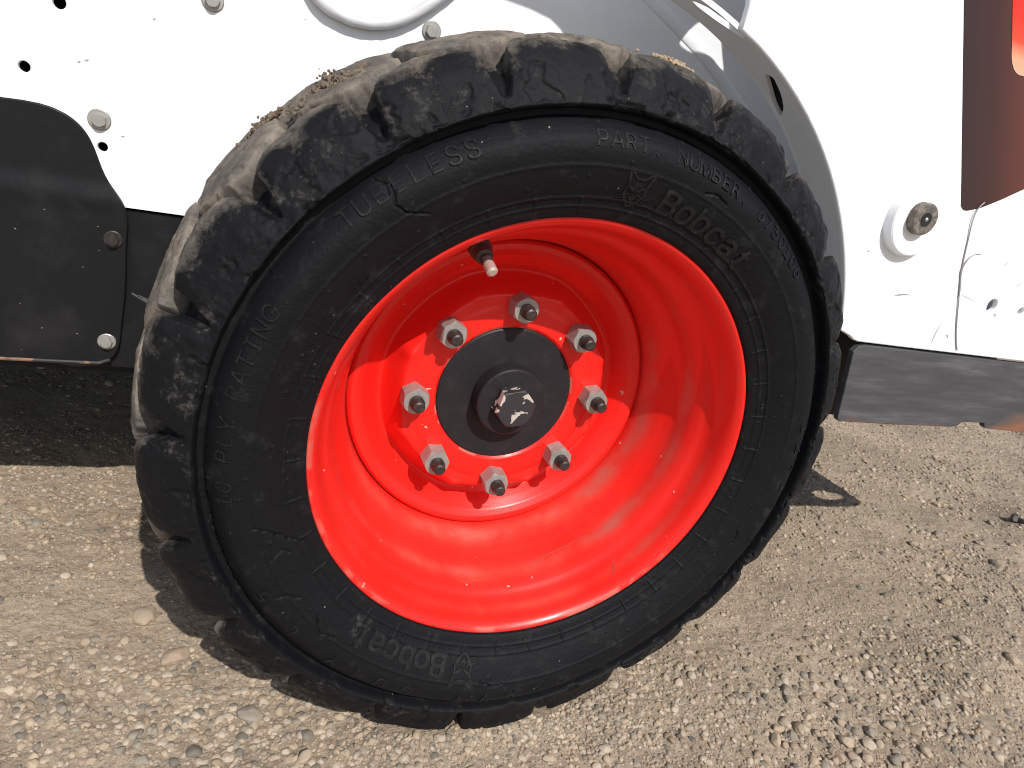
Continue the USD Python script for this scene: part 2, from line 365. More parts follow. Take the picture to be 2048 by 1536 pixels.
def stone_mat(name, c):
    c = np.array(c)
    return mat(name, {
        "g": ("geometry", {}), "n": ("noise_texture", {"scale": 120.0, "detail": 6.0, "roughness": 0.65}),
        "n1": ("noise_texture", {"scale": 14.0, "detail": 2.0}),
        "r": ("rgb_ramp", {"ramp": [(0.0, tuple(c * 0.6)), (0.45, tuple(c)), (1.0, tuple(c * 1.35))]}),
        "r1": ("rgb_ramp", {"ramp": [(0.0, (0.62, 0.62, 0.62)), (0.5, (1, 1, 1)), (1.0, (1.35, 1.32, 1.28))]}),
        "mu": ("mix_color", {"blend_type": "multiply", "fac": 1.0, "use_clamp": False}),
        "b": ("bump", {"strength": 0.35, "distance": 0.0008}),
        "p": ("principled_bsdf", {"roughness": 0.8, "specular_ior_level": 0.3})},
        [("g.position", "n.vector"), ("g.position", "n1.vector"), ("n.fac", "r.fac"), ("n1.fac", "r1.fac"), ("r.color", "mu.a"), ("r1.color", "mu.b"), ("mu.result", "p.base_color"), ("n.fac", "b.height"), ("b.normal", "p.normal")])
STONE = [stone_mat("stone_tan", (0.33, 0.258, 0.183)), stone_mat("stone_grey", (0.235, 0.20, 0.155)), stone_mat("stone_pink", (0.30, 0.225, 0.165)),
         stone_mat("stone_pale", (0.37, 0.305, 0.23)), stone_mat("stone_brown", (0.25, 0.19, 0.13)), stone_mat("stone_slate", (0.150, 0.130, 0.104))]
soil = stone_mat("soil", (0.15, 0.112, 0.078))
clod_tan = stone_mat("clod_tan", (0.36, 0.262, 0.172))

# ---------------------------------------------------------------- ground: one sheet to the horizon
def ground_h(x, y):
    p = np.stack([np.asarray(x, float), np.asarray(y, float), np.zeros_like(np.asarray(x, float))], -1)
    h = (fbm(p * 2.6 + 11.3, 4, 3) - 0.5) * 0.030 + (fbm(p * 14.0 + 3.1, 3, 9) - 0.5) * 0.011 + (fbm(p * 60.0 + 5.7, 2, 5) - 0.5) * 0.0045
    # a shallow wheel rut and crumbly ridge running away on the right
    d = (np.asarray(y) - 0.22) * 0.86 - (np.asarray(x) - 1.25) * 0.5
    ridge = 0.012 * np.exp(-(d / 0.07) ** 2) * sstep(0.55, 0.9, np.asarray(x))
    ridge = ridge * (0.4 + 1.2 * fbm(p * 9.0 + 40.0, 2, 21))
    near = np.exp(-((np.asarray(x)) / 0.22) ** 2 - ((np.asarray(y) - 0.12) / 0.2) ** 2)
    berm = 0.009 * np.exp(-((np.asarray(y) + 0.006) / 0.020) ** 2 - (np.asarray(x) / 0.13) ** 2) * (0.3 + 1.3 * fbm(p * 38.0 + 8.0, 2, 33))
    return h * (1 - 0.85 * near) + ridge + berm - 0.001

def axis(a, b, step, far):
    core = np.arange(a, b + step / 2, step); out = []
    s, v = step, 0.0
    while v < far:
        s *= 1.25; v += s; out.append(v)
    out = np.array(out)
    return np.r_[(core[0] - out)[::-1], core, core[-1] + out]
gx = axis(-0.75, 1.75, 0.005, 400); gy = axis(-0.35, 1.25, 0.005, 400)
X, Y = np.meshgrid(gx, gy, indexing="ij")
V = np.c_[X.ravel(), Y.ravel(), ground_h(X, Y).ravel()]
ni, nj = len(gx), len(gy)
idx = np.arange(ni * nj).reshape(ni, nj)
Q = np.c_[idx[:-1, :-1].ravel(), idx[1:, :-1].ravel(), idx[1:, 1:].ravel(), idx[:-1, 1:].ravel()]
tag(obj("ground", (V, Q), ground_mat, smooth=True), "dry tan dirt and gravel yard surface under the loader", "ground", kind="structure")

# ---------------------------------------------------------------- the loader
loader = group("compact_loader")
tag(loader, "white compact loader with black lower side covers and one red-rimmed rear wheel in view", "loader")
wheel = group("rear_wheel", loader, (0, 0, ZC))

# --- tyre: one height field over (angle, profile), cut into carcass and tread blocks
half = np.array([(0.0040, 0.2232), (-0.0030, 0.2242), (-0.0054, 0.2275), (-0.0075, 0.2325), (-0.0100, 0.2385), (-0.0125, 0.2435), (-0.0160, 0.2500), (-0.0200, 0.2590), (-0.0230, 0.2690), (-0.0245, 0.2800),
                 (-0.0232, 0.2875), (-0.0180, 0.2945), (-0.0105, 0.3005), (-0.0040, 0.3045), (-0.0040, 0.3080), (-0.0155, 0.3108), (-0.0182, 0.3130), (-0.0172, 0.3155),
                 (-0.0115, 0.3280), (-0.0038, 0.3405), (0.0045, 0.3492), (0.0130, 0.3550), (0.0260, 0.3588), (0.0450, 0.3612), (0.0700, 0.3630), (0.0900, 0.3638), (0.1230, 0.3640)])
YM = 0.123
full = np.vstack([half, np.c_[2 * YM - half[-2::-1, 0], half[-2::-1, 1]]])
sl = np.r_[0, np.cumsum(np.linalg.norm(np.diff(full, axis=0), axis=1))]
py, pr_ = PchipInterpolator(sl, full[:, 0]), PchipInterpolator(sl, full[:, 1])
S_LIP = sl[16]; S_END = sl[-1] - S_LIP
NT = 1890                                    # 21 pitches of 90 columns
s1 = np.arange(0.0, S_LIP + 0.06, 0.00085); s2 = np.arange(S_LIP + 0.06, S_END, 0.0016); s3 = np.linspace(S_END + 0.002, sl[-1], 30)
ss = np.r_[s1, s2, s3]
th = np.arange(NT) / NT * 2 * np.pi
yy, rr_ = py(ss), pr_(ss)
dy, dr = np.gradient(yy, ss), np.gradient(rr_, ss)
k = np.hypot(dy, dr); ny, nr = -dr / k, dy / k            # outward: at the near sidewall -y, on the crown +r
nfix = np.sign((yy - YM) * ny + (rr_ - 0.30) * nr); ny, nr = ny * nfix, nr * nfix
TT, SS = np.meshgrid(th, ss, indexing="ij")
pos0 = np.stack([rr_ * np.cos(TT), np.broadcast_to(yy, TT.shape), rr_ * np.sin(TT)], -1)
PITCH = 2 * np.pi / 21
GAP0 = math.radians(110.4)
PW = 0.1095                                   # pitch length in metres at the crown
def poly_sdf(px, pz, poly):
    d = np.full(px.shape, 1e9); ins = np.zeros(px.shape, bool)
    n = len(poly)
    for i in range(n):
        ax, az = poly[i]; bx_, bz = poly[(i + 1) % n]
        ex, ez = bx_ - ax, bz - az; wx, wz = px - ax, pz - az
        t = np.clip((wx * ex + wz * ez) / (ex * ex + ez * ez), 0, 1)
        d = np.minimum(d, (wx - ex * t) ** 2 + (wz - ez * t) ** 2)
        c = ((az <= pz) != (bz <= pz)) & (px < (bx_ - ax) * (pz - az) / (bz - az + 1e-12) + ax)
        ins ^= c
    return np.where(ins, np.sqrt(d), -np.sqrt(d))
tl = SS - S_LIP                                # distance along the profile from the near lug lip
tm = (S_END - S_LIP)                           # lip to lip
wob = (fbm(pos0 * 55.0 + 3.0, 3, 1) - 0.5) * 0.007 + (fbm(pos0 * 190.0, 2, 4) - 0.5) * 0.0042
wob2 = (fbm(pos0 * 40.0 + 9.0, 3, 2) - 0.5) * 0.006
LUG = np.array([(-0.064, -0.05), (-0.064, 0.004), (-0.0515, 0.0100), (-0.0448, 0.034), (-0.0428, 0.052), (-0.035, 0.065), (-0.018, 0.0745), (0.014, 0.0755),
                (0.033, 0.067), (0.0432, 0.052), (0.0452, 0.034), (0.0518, 0.0100), (0.064, 0.004), (0.064, -0.05)])
MID = np.array([(-0.0490, 0.1060), (-0.0300, 0.0840), (-0.0120, 0.0660), (0.0100, 0.0655), (0.0300, 0.0830), (0.0490, 0.1040),
                (0.0490, tm - 0.1060), (0.0300, tm - 0.0840), (0.0120, tm - 0.0660), (-0.0100, tm - 0.0655), (-0.0300, tm - 0.0830), (-0.0490, tm - 0.1040)])
def row(centre, tloc, shape, mirror=False):
    ph = (TT - centre + PITCH / 2) % PITCH - PITCH / 2
    u = ph / PITCH * PW
    if mirror: u = -u
    return poly_sdf(u + wob2, tloc + wob, shape)
c_near = GAP0 + PITCH / 2
sd_n = row(c_near, tl, LUG); sd_c = row(GAP0, tl, MID); sd_f = row(c_near, tm - tl, LUG, True)
sd = np.maximum(np.maximum(sd_n, sd_c), sd_f)
wallw = 0.0034
m = sstep(-wallw * 0.75, wallw * 0.6, sd)
lip = np.minimum(tl, tm - tl)
depth = np.interp(lip, [-0.004, 0.0, 0.008, 0.03, 0.055, 0.08, 0.2], [0.0, 0.002, 0.0065, 0.0165, 0.0210, 0.0165, 0.0130])
disp = -(1 - m) * depth
# rounded, worn block edges and undulating faces
on = sstep(-0.002, 0.003, lip)
disp += -0.0026 * on * m * (1 - sstep(0.0, 0.016, sd)) ** 1.5
disp += on * ((fbm(pos0 * 18.0, 3, 8) - 0.5) * 0.0045 + (fbm(pos0 * 95.0 + 2.0, 3, 5) - 0.5) * 0.0026) - on * 0.0016 * sstep(0.60, 0.70, fbm(pos0 * np.array([60.0, 60.0, 60.0]) + 14.0, 3, 55))
# chipped lip
chip = sstep(0.56, 0.72, fbm(pos0 * 70.0 + 1.0, 3, 31)) * np.exp(-((tl - 0.0005) / 0.0045) ** 2)
disp -= 0.004 * chip
RS = np.broadcast_to(rr_, TT.shape)
nearside = (np.broadcast_to(yy, TT.shape) < 0.06) & (tl < 0)
# sidewall relief: rings at the bead, radial ribs between them, moulding pips, long swell
ring = lambda r0, w, h: h * np.exp(-((RS - r0) / w) ** 2)
keepring = (fbm(np.stack([np.cos(TT) * 4, np.sin(TT) * 4, TT * 0], -1), 2, 6) > 0.30)
swd = ring(0.2425, 0.0009, 0.0010) * keepring + ring(0.2345, 0.0009, 0.0009) * keepring
ribph = (TT + 0.03) % (2 * np.pi / 38) - np.pi / 38
swd += 0.0011 * np.exp(-((ribph * 0.238) / 0.0008) ** 2) * ((RS > 0.2285) & (RS < 0.2432))
swd += ring(0.2685, 0.0014, 0.0007)
swd += (fbm(pos0 * 22.0 + 8.0, 3, 17) - 0.5) * 0.0016
for _ in range(70):
    a0, r0 = rng.uniform(0, 2 * np.pi), rng.choice([0.2385, 0.252, 0.262, 0.2745, 0.301]) + rng.normal(0, 0.0012)
    i0 = int(a0 / (2 * np.pi) * NT); ii = (np.arange(i0 - 5, i0 + 6)) % NT
    da = ((TT[ii] - a0 + np.pi) % (2 * np.pi) - np.pi) * r0
    swd[ii] += 0.0013 * np.exp(-(da ** 2 + (RS[ii] - r0) ** 2) / 0.0011 ** 2)
# splits in the old rubber: polylines in (angle in degrees, radius)
def crack(pts, w, d):
    global swd
    pts = np.asarray(pts, float); pts[:, 0] = np.radians(pts[:, 0]) % (2 * np.pi)
    lo, hi = pts[:, 0].min() - 0.03, pts[:, 0].max() + 0.03
    ii = np.nonzero((th > lo) & (th < hi))[0]
    if not len(ii): return
    rm = pts[:, 1].mean(); A = TT[ii] * rm; B = RS[ii]
    jag = (fbm(pos0[ii] * 160.0, 3, 77) - 0.5) * 0.006
    best = np.full(A.shape, 1e9)
    for (a, r1), (b, r2) in zip(pts[:-1], pts[1:]):
        ax, bx_ = a * rm, b * rm; ex, ez = bx_ - ax, r2 - r1
        t = np.clip(((A - ax) * ex + (B - r1) * ez) / (ex * ex + ez * ez + 1e-12), 0, 1)
        best = np.minimum(best, np.hypot(A - ax - ex * t, B - r1 - ez * t + jag))
    swd[ii] -= d * np.exp(-(best / w) ** 2)
for c in ([(-157, 0.238), (-160, 0.249), (-163, 0.262)], [(-161, 0.252), (-163, 0.259), (-165, 0.27)], [(-156.5, 0.250), (-158, 0.256), (-157, 0.266)], [(-146, 0.262), (-148.5, 0.270), (-149, 0.277)],
          [(-140, 0.262), (-136, 0.270), (-133, 0.266)], [(-95, 0.266), (-92, 0.272), (-89.5, 0.270)], [(130, 0.292), (131, 0.280), (130, 0.270), (127, 0.262)], [(131.5, 0.301), (130.5, 0.295), (131, 0.289)],
          [(74, 0.272), (72, 0.276), (69, 0.274)], [(-170, 0.302), (-160, 0.304), (-150, 0.303)], [(150, 0.3105), (146, 0.3095), (141, 0.3105)], [(-18, 0.262), (-22, 0.266)]):
    crack(c, 0.0008, 0.0024)
disp += np.where(nearside, swd, 0.0)
rdisp = rr_ + disp * nr; ydisp = yy + disp * ny
# weight on the tyre: sidewall bulge and a flattened contact patch
low = np.exp(-(((TT - 1.5 * np.pi + np.pi) % (2 * np.pi) - np.pi) / 0.42) ** 2)
bul = np.exp(-((RS - 0.290) / 0.038) ** 2) * low
ydisp = ydisp + bul * 0.008 * np.sign(ydisp - YM)
squash = low * sstep(0.006, 0.035, lip)                      # the shoulders splay and flatten where the tyre stands
ydisp = ydisp + squash * 0.007 * np.sign(ydisp - YM) * (1 - sstep(0.05, 0.10, lip))
rdisp = rdisp + squash * m * np.clip(0.3595 - rdisp, 0, 1) * 0.75
P = np.stack([rdisp * np.cos(TT), ydisp, rdisp * np.sin(TT)], -1)
zl = -0.356
P[..., 2] = np.where(P[..., 2] < zl, zl + (P[..., 2] - zl) * 0.85, P[..., 2])
nt, ns = TT.shape
idx = np.arange(nt * ns).reshape(nt, ns); nx = np.roll(idx, -1, 0)
A, B, C_, D = idx[:, :-1].ravel(), nx[:, :-1].ravel(), nx[:, 1:].ravel(), idx[:, 1:].ravel()
faces = np.vstack([np.c_[A, B, C_], np.c_[A, C_, D]])
PV = P.reshape(-1, 3)
fn = np.cross(PV[faces[:, 1]] - PV[faces[:, 0]], PV[faces[:, 2]] - PV[faces[:, 0]])
mid = PV[faces].mean(1); rad = mid.copy(); rad[:, 1] = (mid[:, 1] - YM); q = np.hypot(mid[:, 0], mid[:, 2]); rad[:, 0] *= (q - 0.27) / q; rad[:, 2] *= (q - 0.27) / q
if (fn * rad).sum() < 0:
    faces = faces[:, ::-1].copy(); fn = -fn
VN = np.zeros_like(PV)
for c in range(3):
    np.add.at(VN, faces[:, c], fn)
VN /= np.linalg.norm(VN, axis=1)[:, None] + 1e-20
# dust lies on what rolls over the yard: block tops, less in the grooves, a haze on the sidewall
crown = sstep(0.036, 0.072, lip + (fbm(pos0 * 30.0, 3, 12) - 0.5) * 0.05)
dust = crown * (0.30 + 0.42 * m) * (0.55 + 0.9 * fbm(pos0 * 26.0 + 6.0, 4, 71)) + np.where(lip < 0.05, 0.0, 0.0)
edge_scuff = np.exp(-((sd - 0.002) / 0.006) ** 2) * sstep(0.012, 0.05, lip) * 0.25
patch = sstep(0.55, 0.75, fbm(pos0 * 12.0 + 4.0, 3, 44)) * 0.30
swdust = np.where(tl < 0, patch * sstep(0.225, 0.24, RS) * 0.7 - 0.47, 0.0)
# the left of the tyre carries more dried mud than the right
side = sstep(-0.25, 0.5, -np.cos(TT) + 0.35 * np.sin(TT))
dust = dust * np.where((sd_c > -0.003), 0.92, 0.78) * (0.50 + 0.50 * side) + edge_scuff * (0.4 + 0.6 * side) + np.where((tl >= 0) & (lip < 0.055), -0.15, 0.0) * (1 - crown) + swdust
mudspot = np.exp(-(((TT - math.radians(224) + np.pi) % (2 * np.pi) - np.pi) / 0.16) ** 2 - ((RS - 0.246) / 0.012) ** 2) * 0.42
mud2 = np.exp(-(((TT - math.radians(92) + np.pi) % (2 * np.pi) - np.pi) / 0.16) ** 2 - ((RS - 0.292) / 0.01) ** 2) * 0.26
mud3 = np.exp(-(((TT - math.radians(138) + np.pi) % (2 * np.pi) - np.pi) / 0.22) ** 2 - ((RS - 0.276) / 0.014) ** 2) * 0.12
dust = np.clip(dust + np.where(nearside, mudspot + mud2 + mud3, 0), -0.5, 1).reshape(-1)
# split: which block does each face belong to
kn = (np.floor((TT - c_near + PITCH / 2) / PITCH).astype(int) % 21); kf = (np.floor((TT - GAP0 + PITCH / 2) / PITCH).astype(int) % 21)
bid = np.where((sd > -0.001) & (lip > 0.010), np.where(sd_c >= np.maximum(sd_n, sd_f), 42 + kf, np.where(sd_n >= sd_f, kn, 21 + kn)), -1).reshape(-1)
fb = bid[faces[:, 0]]
def tyre_piece(name, sel):
    f = faces[sel]; u, inv = np.unique(f.ravel(), return_inverse=True)
    p = numbered(pth(wheel) + "/" + name)
    ms = UsdGeom.Mesh.Define(stage, p)
    ms.CreatePointsAttr(Vt.Vec3fArray.FromNumpy(PV[u].astype(np.float32)))
    ms.CreateFaceVertexCountsAttr(Vt.IntArray.FromNumpy(np.full(len(f), 3, np.int32)))
    ms.CreateFaceVertexIndicesAttr(Vt.IntArray.FromNumpy(inv.astype(np.int32).ravel()))
    ms.CreateSubdivisionSchemeAttr("none")
    ms.CreateNormalsAttr(Vt.Vec3fArray.FromNumpy(VN[u].astype(np.float32))); ms.SetNormalsInterpolation("vertex")
    UsdGeom.PrimvarsAPI(ms).CreatePrimvar("dust", Sdf.ValueTypeNames.FloatArray, "vertex").Set(Vt.FloatArray.FromNumpy(dust[u].astype(np.float32)))
    UsdShade.MaterialBindingAPI.Apply(ms.GetPrim()).Bind(rubber)
    return ms.GetPrim()
tag(tyre_piece("tyre", fb < 0), "worn black tyre with cracked lettered sidewall")
for b in range(63):
    if (fb == b).any():
        tyre_piece("tread_block", fb == b)

# --- raised lettering on the sidewall
ys_of_r = PchipInterpolator(half[1:14, 1], half[1:14, 0])
def bend(msh, th0, r0, sx=1.0):
    """Flat lettering (x along, y up, z out) wrapped clockwise round the sidewall."""
    v = msh.vertices
    r = r0 + v[:, 1]; a = th0 - v[:, 0] * sx / r0
    lowb = np.exp(-(((a - 1.5 * np.pi + np.pi) % (2 * np.pi) - np.pi) / 0.42) ** 2) * np.exp(-((r - 0.290) / 0.038) ** 2)
    y = ys_of_r(np.clip(r, 0.2250, 0.3044)) - lowb * 0.008 - v[:, 2] - 0.0001
    m2 = trimesh.Trimesh(np.c_[r * np.cos(a), y, r * np.sin(a)], msh.faces, process=False)
    return flip_fix(m2)
def outline(msh_text, h):
    return msh_text
def lettering(text, a0, a1, r0, h, bold=False, raise_=0.0014):
    a0, a1 = math.radians(a0), math.radians(a1)
    step = (a0 - a1) / len(text); out = []
    for i, ch in enumerate(text):
        if ch == " ": continue
        t = meshkit.text_mesh(ch, h, raise_, bold)
        t = trimesh.Trimesh(t.vertices - [(t.bounds[0][0] + t.bounds[1][0]) / 2, h / 2, 0], t.faces, process=False)
        t.vertices *= [1.15, 1, 1]
        t = trimesh.Trimesh(*trimesh.remesh.subdivide_to_size(t.vertices, t.faces, 0.006), process=True)
        out.append(bend(t, a0 - step * (i + 0.5), r0))
    return out
def cat_head(a0, r0, size):
    s = size
    head = Polygon([(-0.30, 0.10), (-0.42, 0.62), (-0.12, 0.34), (0.12, 0.34), (0.42, 0.62), (0.30, 0.10), (0.34, -0.14), (0.16, -0.42), (0.0, -0.52), (-0.16, -0.42), (-0.34, -0.14)])
    line = head.exterior.buffer(0.035)
    parts = [line, LineString([(-0.22, 0.08), (-0.06, -0.02)]).buffer(0.045), LineString([(0.22, 0.08), (0.06, -0.02)]).buffer(0.045), LineString([(-0.07, -0.24), (0.0, -0.30), (0.07, -0.24)]).buffer(0.04)]
    for sgn in (-1, 1):
        for dz in (-0.18, -0.26, -0.34):
            parts.append(LineString([(sgn * 0.16, dz + 0.03), (sgn * 0.50, dz - 0.06)]).buffer(0.018))
    g = affinity.scale(unary_union(parts), s, s, origin=(0, 0))
    msh = cat([trimesh.creation.extrude_polygon(p, 0.0009, engine="earcut") for p in getattr(g, "geoms", [g])])
    msh = trimesh.Trimesh(*trimesh.remesh.subdivide_to_size(msh.vertices, msh.faces, 0.006), process=True)
    return bend(msh, math.radians(a0), r0)
for text, a0, a1, r0, h, up_ in (("TUBELESS", 139.5, 115.5, 0.2925, 0.0125, 0.0010), ("PART. NUMBER. 6730106", 97.5, 45.0, 0.2895, 0.0115, 0.0010), ("Bobcat", 81.5, 55.0, 0.2520, 0.0205, 0.0010),
                                ("Bobcat", -104.5, -130.0, 0.2535, 0.0205, 0.0010), ("HEAVY DUTY", -72.0, -132.5, 0.2850, 0.0125, 0.0010), ("L-5", -138.5, -153.0, 0.2860, 0.0130, 0.0010),
                                ("10 PLY RATING.", -170.0, -208.5, 0.2890, 0.0120, 0.0010), ("12-16.5 NHS", 12.0, -42.0, 0.2880, 0.0125, 0.0010), ("AR-12  10156-0  031", -189.0, -219.0, 0.2490, 0.0042, 0.0007)):
    for msh in lettering(text, a0, a1, r0, h, h > 0.02, up_):
        obj("letter", msh, letter_rubber, wheel, smooth=False)
for a0, r0 in ((87.5, 0.2535), (-100.0, 0.2550)):
    obj("emblem", cat_head(a0, r0, 0.028), letter_rubber, wheel, smooth=False)

# --- rim barrel
rimprof = np.array([(0.012, 0.2232), (0.003, 0.2242), (-0.0004, 0.2241), (-0.0013, 0.2232), (-0.0010, 0.2217), (0.0008, 0.2193), (0.004, 0.2165), (0.010, 0.2138), (0.018, 0.2118), (0.028, 0.2100), (0.036, 0.2068),
                    (0.044, 0.2015), (0.053, 0.1975), (0.063, 0.1955), (0.075, 0.1938), (0.085, 0.1900), (0.094, 0.1855), (0.104, 0.1815), (0.116, 0.1785), (0.130, 0.1762), (0.145, 0.1752), (0.170, 0.1752), (0.240, 0.2130)])
sr = np.r_[0, np.cumsum(np.linalg.norm(np.diff(rimprof, axis=0), axis=1))]
u = np.linspace(0, sr[-1], 150)
rp = np.c_[PchipInterpolator(sr, rimprof[:, 0])(u), PchipInterpolator(sr, rimprof[:, 1])(u)]
rim_m = revolve(rp, 256)
def with_attr(prim, name, vals):
    UsdGeom.PrimvarsAPI(prim).CreatePrimvar(name, Sdf.ValueTypeNames.FloatArray, "vertex").Set(Vt.FloatArray.FromNumpy(np.asarray(vals, np.float32)))
    return prim
yv = rim_m.vertices[:, 1]; av = np.arctan2(rim_m.vertices[:, 2], rim_m.vertices[:, 0])
grime = (np.exp(-((yv - 0.116) / 0.013) ** 2) + 0.85 * np.exp(-((yv - 0.064) / 0.010) ** 2) + 0.4 * np.exp(-((yv - 0.022) / 0.006) ** 2)) * (0.25 + 0.75 * sstep(-0.2, 0.9, np.cos(av + 0.9)))
n0 = fbm(rim_m.vertices * 14, 3, 3)
grime = np.clip(grime * (0.35 + 1.1 * n0) + 0.09 * n0, 0, 1) * 0.9
grime += 0.7 * (yv < 0.0012) * sstep(0.50, 0.62, fbm(rim_m.vertices * 60, 3, 5)) * sstep(-0.2, 0.5, -np.sin(av) - 0.4 * np.cos(av))
rim_p = obj("rim", rim_m, red_paint, wheel, smooth=True); with_attr(rim_p, "grime", grime)

for sc_ in ([(-0.0428, 0.048, -0.1951), (-0.0313, 0.0508, -0.1959), (-0.0158, 0.0527, -0.197), (-0.0078, 0.0534, -0.1972)], [(0.0398, 0.0504, -0.1946), (0.0537, 0.0628, -0.188), (0.0714, 0.0712, -0.1807), (0.0898, 0.0731, -0.172), (0.1099, 0.0726, -0.16), (0.1286, 0.0702, -0.1459)],
            [(0.142, 0.0308, -0.1532), (0.1346, 0.0257, -0.1617), (0.132, 0.0141, -0.1667), (0.1323, 0.008, -0.1695)]):
    q_ = spline(sc_, 40); obj("scratch", tube(q_, np.interp(np.linspace(0, 1, 40), [0, 0.3, 0.7, 1], [0.0001, 0.00035, 0.0003, 0.0001]), 6), "/World/Looks/scratch_brown", wheel)

# --- wheel disc with pressed centre, bumps and bolt circle
ND, NR = 384, 110
rd = np.linspace(0.0795, 0.1752, NR); td = np.arange(ND) / ND * 2 * np.pi
TD, RD = np.meshgrid(td, rd, indexing="ij")
NUT_A = 0.0528 + np.arange(8) * np.pi / 4
c8 = np.cos(8 * (TD - NUT_A[0] - np.pi / 8))
plate_y = 0.1265
band_y = np.interp(RD, [0.115, 0.128, 0.136, 0.143, 0.150, 0.158, 0.165, 0.170, 0.1735, 0.1752], [0.1580, 0.1580, 0.1570, 0.1525, 0.1445, 0.1360, 0.1315, 0.1308, 0.1335, 0.1400])
w = sstep(-0.0050, 0.0175, RD - 0.1215 - 0.0012 * c8)
YD = plate_y * (1 - w) + band_y * w
lobe = np.exp(-((((TD - NUT_A[0] - np.pi / 8 + np.pi / 8) % (np.pi / 4) - np.pi / 8) * 0.124) / 0.0085) ** 2 - ((RD - 0.1255) / 0.0070) ** 2)
YD -= 0.0056 * lobe
groove = np.exp(-((RD - 0.1075) / 0.0035) ** 2) * np.clip(0.5 + 0.5 * c8, 0, 1)
YD += 0.0010 * groove
seat = np.exp(-((((TD - NUT_A[0] + np.pi / 8) % (np.pi / 4) - np.pi / 8) * 0.1057) ** 2 + (RD - 0.1057) ** 2) / 0.016 ** 2)
YD -= 0.0012 * seat
YD += np.where(RD < 0.0825, (0.0825 - RD) * 0.8, 0)
VD = np.stack([RD * np.cos(TD), YD, RD * np.sin(TD)], -1).reshape(-1, 3)
inner = np.stack([0.0795 * np.cos(td), np.full(ND, 0.150), 0.0795 * np.sin(td)], -1)
ix = np.arange(ND * NR).reshape(ND, NR); nx = np.roll(ix, -1, 0)
FD = np.vstack([np.c_[ix[:, :-1].ravel(), nx[:, :-1].ravel(), nx[:, 1:].ravel()], np.c_[ix[:, :-1].ravel(), nx[:, 1:].ravel(), ix[:, 1:].ravel()]])
dm = trimesh.Trimesh(VD, FD, process=False)
if dm.face_normals[:, 1].mean() > 0: dm = trimesh.Trimesh(VD, FD[:, ::-1], process=False)
dp = obj("wheel_disc", dm, red_paint, wheel, smooth=True)
with_attr(dp, "grime", np.clip(0.10 * np.exp(-((VD[:, 1] - 0.160) / 0.004) ** 2) + 0.8 * (RD.ravel() > 0.1735) * fbm(VD * 30, 3, 2) + 0.9 * (RD.ravel() < 0.0815) * (fbm(VD * 45, 3, 6) > 0.58), 0, 1))

# --- hub
obj("hub_cap", solid_rev([(0.1275, 0.0775), (0.1285, 0.0790), (0.145, 0.0790)], 128), hub_black, wheel)
obj("hub_boss", solid_rev([(0.1055, 0.0365), (0.1058, 0.0378), (0.1072, 0.0392), (0.1280, 0.0392)], 96), hub_black, wheel)
obj("hub_bolt", rot_y(hexnut(0.0236, 0.0890, 0.1056, 0.0, 0.12), math.radians(14)), chipped_black, wheel, smooth=20)
for i, a in enumerate(NUT_A):
    x, z = 0.1057 * math.cos(a), 0.1057 * math.sin(a)
    nut = rot_y(hexnut(0.0155, 0.1065, 0.1260, 0.0, 0.14), a + math.radians([8, 20, 3, 14, 25, 12, 17, 5][i]))
    obj("lug_nut", moved(nut, x, 0, z), zinc, wheel, smooth=20)
    st = solid_rev([(0.0915, 0.0045), (0.0925, 0.0062), (0.0990, 0.0070), (0.1005, 0.0079), (0.1070, 0.0079)], 32)
    obj("wheel_stud", moved(st, x, 0, z), dark_steel, wheel)

# --- valve
va = math.radians(117.2); pb = np.array([0.1985 * math.cos(va), 0.047, 0.1985 * math.sin(va)]); pt = np.array([-0.0871, 0.020, 0.1659])
ax = (pt - pb); ln = np.linalg.norm(ax); ax /= ln
def along(ts, rs, n=24): return tube([pb + ax * t for t in ts], rs, n)
obj("valve_base", along([-0.006, 0.006, 0.0075, 0.016, 0.0175], [0.0105, 0.0105, 0.0092, 0.0082, 0.006]), valve_black, wheel)
obj("valve_stem", along([0.016, 0.026], [0.0048, 0.0046]), dark_steel, wheel)
obj("valve_cap", along([0.0255, 0.027, 0.037, 0.0385], [0.0045, 0.0052, 0.0050, 0.0030]), brass, wheel)

# ---------------------------------------------------------------- body, world coordinates
YW = 0.290
HOLES = [(-0.4548, 0.6573, 0.0056), (-0.4843, 0.5957, 0.0050), (-0.4200, 0.5342, 0.0046)]
wallp = Polygon([(-1.20, 0.4763), (0.95, 0.4763), (0.95, 1.10), (-1.20, 1.10)])
for hx, hz, hr in HOLES:
    wallp = wallp.difference(Point(hx, hz).buffer(hr, 24))
wall = obj("side_wall", bevel_plate(wallp, YW, YW + 0.006, 0.0012), white_paint, loader)
obj("body_core", bx(-1.19, 1.05, 0.325, 1.35, 0.48, 1.95), void_black, loader, smooth=False)
low1 = Polygon([(-1.20, 0.2924), (1.03, 0.2924), (1.03, 0.474), (-1.20, 0.474)])
case = obj("chain_case", bevel_plate(low1, 0.2945, 0.310, 0.002), black_paint, loader)
obj("belly_pan", bx(-1.15, 0.95, 0.46, 1.60, 0.215, 0.2930), void_black, loader, smooth=False)
obj("underbody", bx(-1.19, 1.02, 0.3105, 1.35, 0.2935, 0.474), void_black, loader, smooth=False)
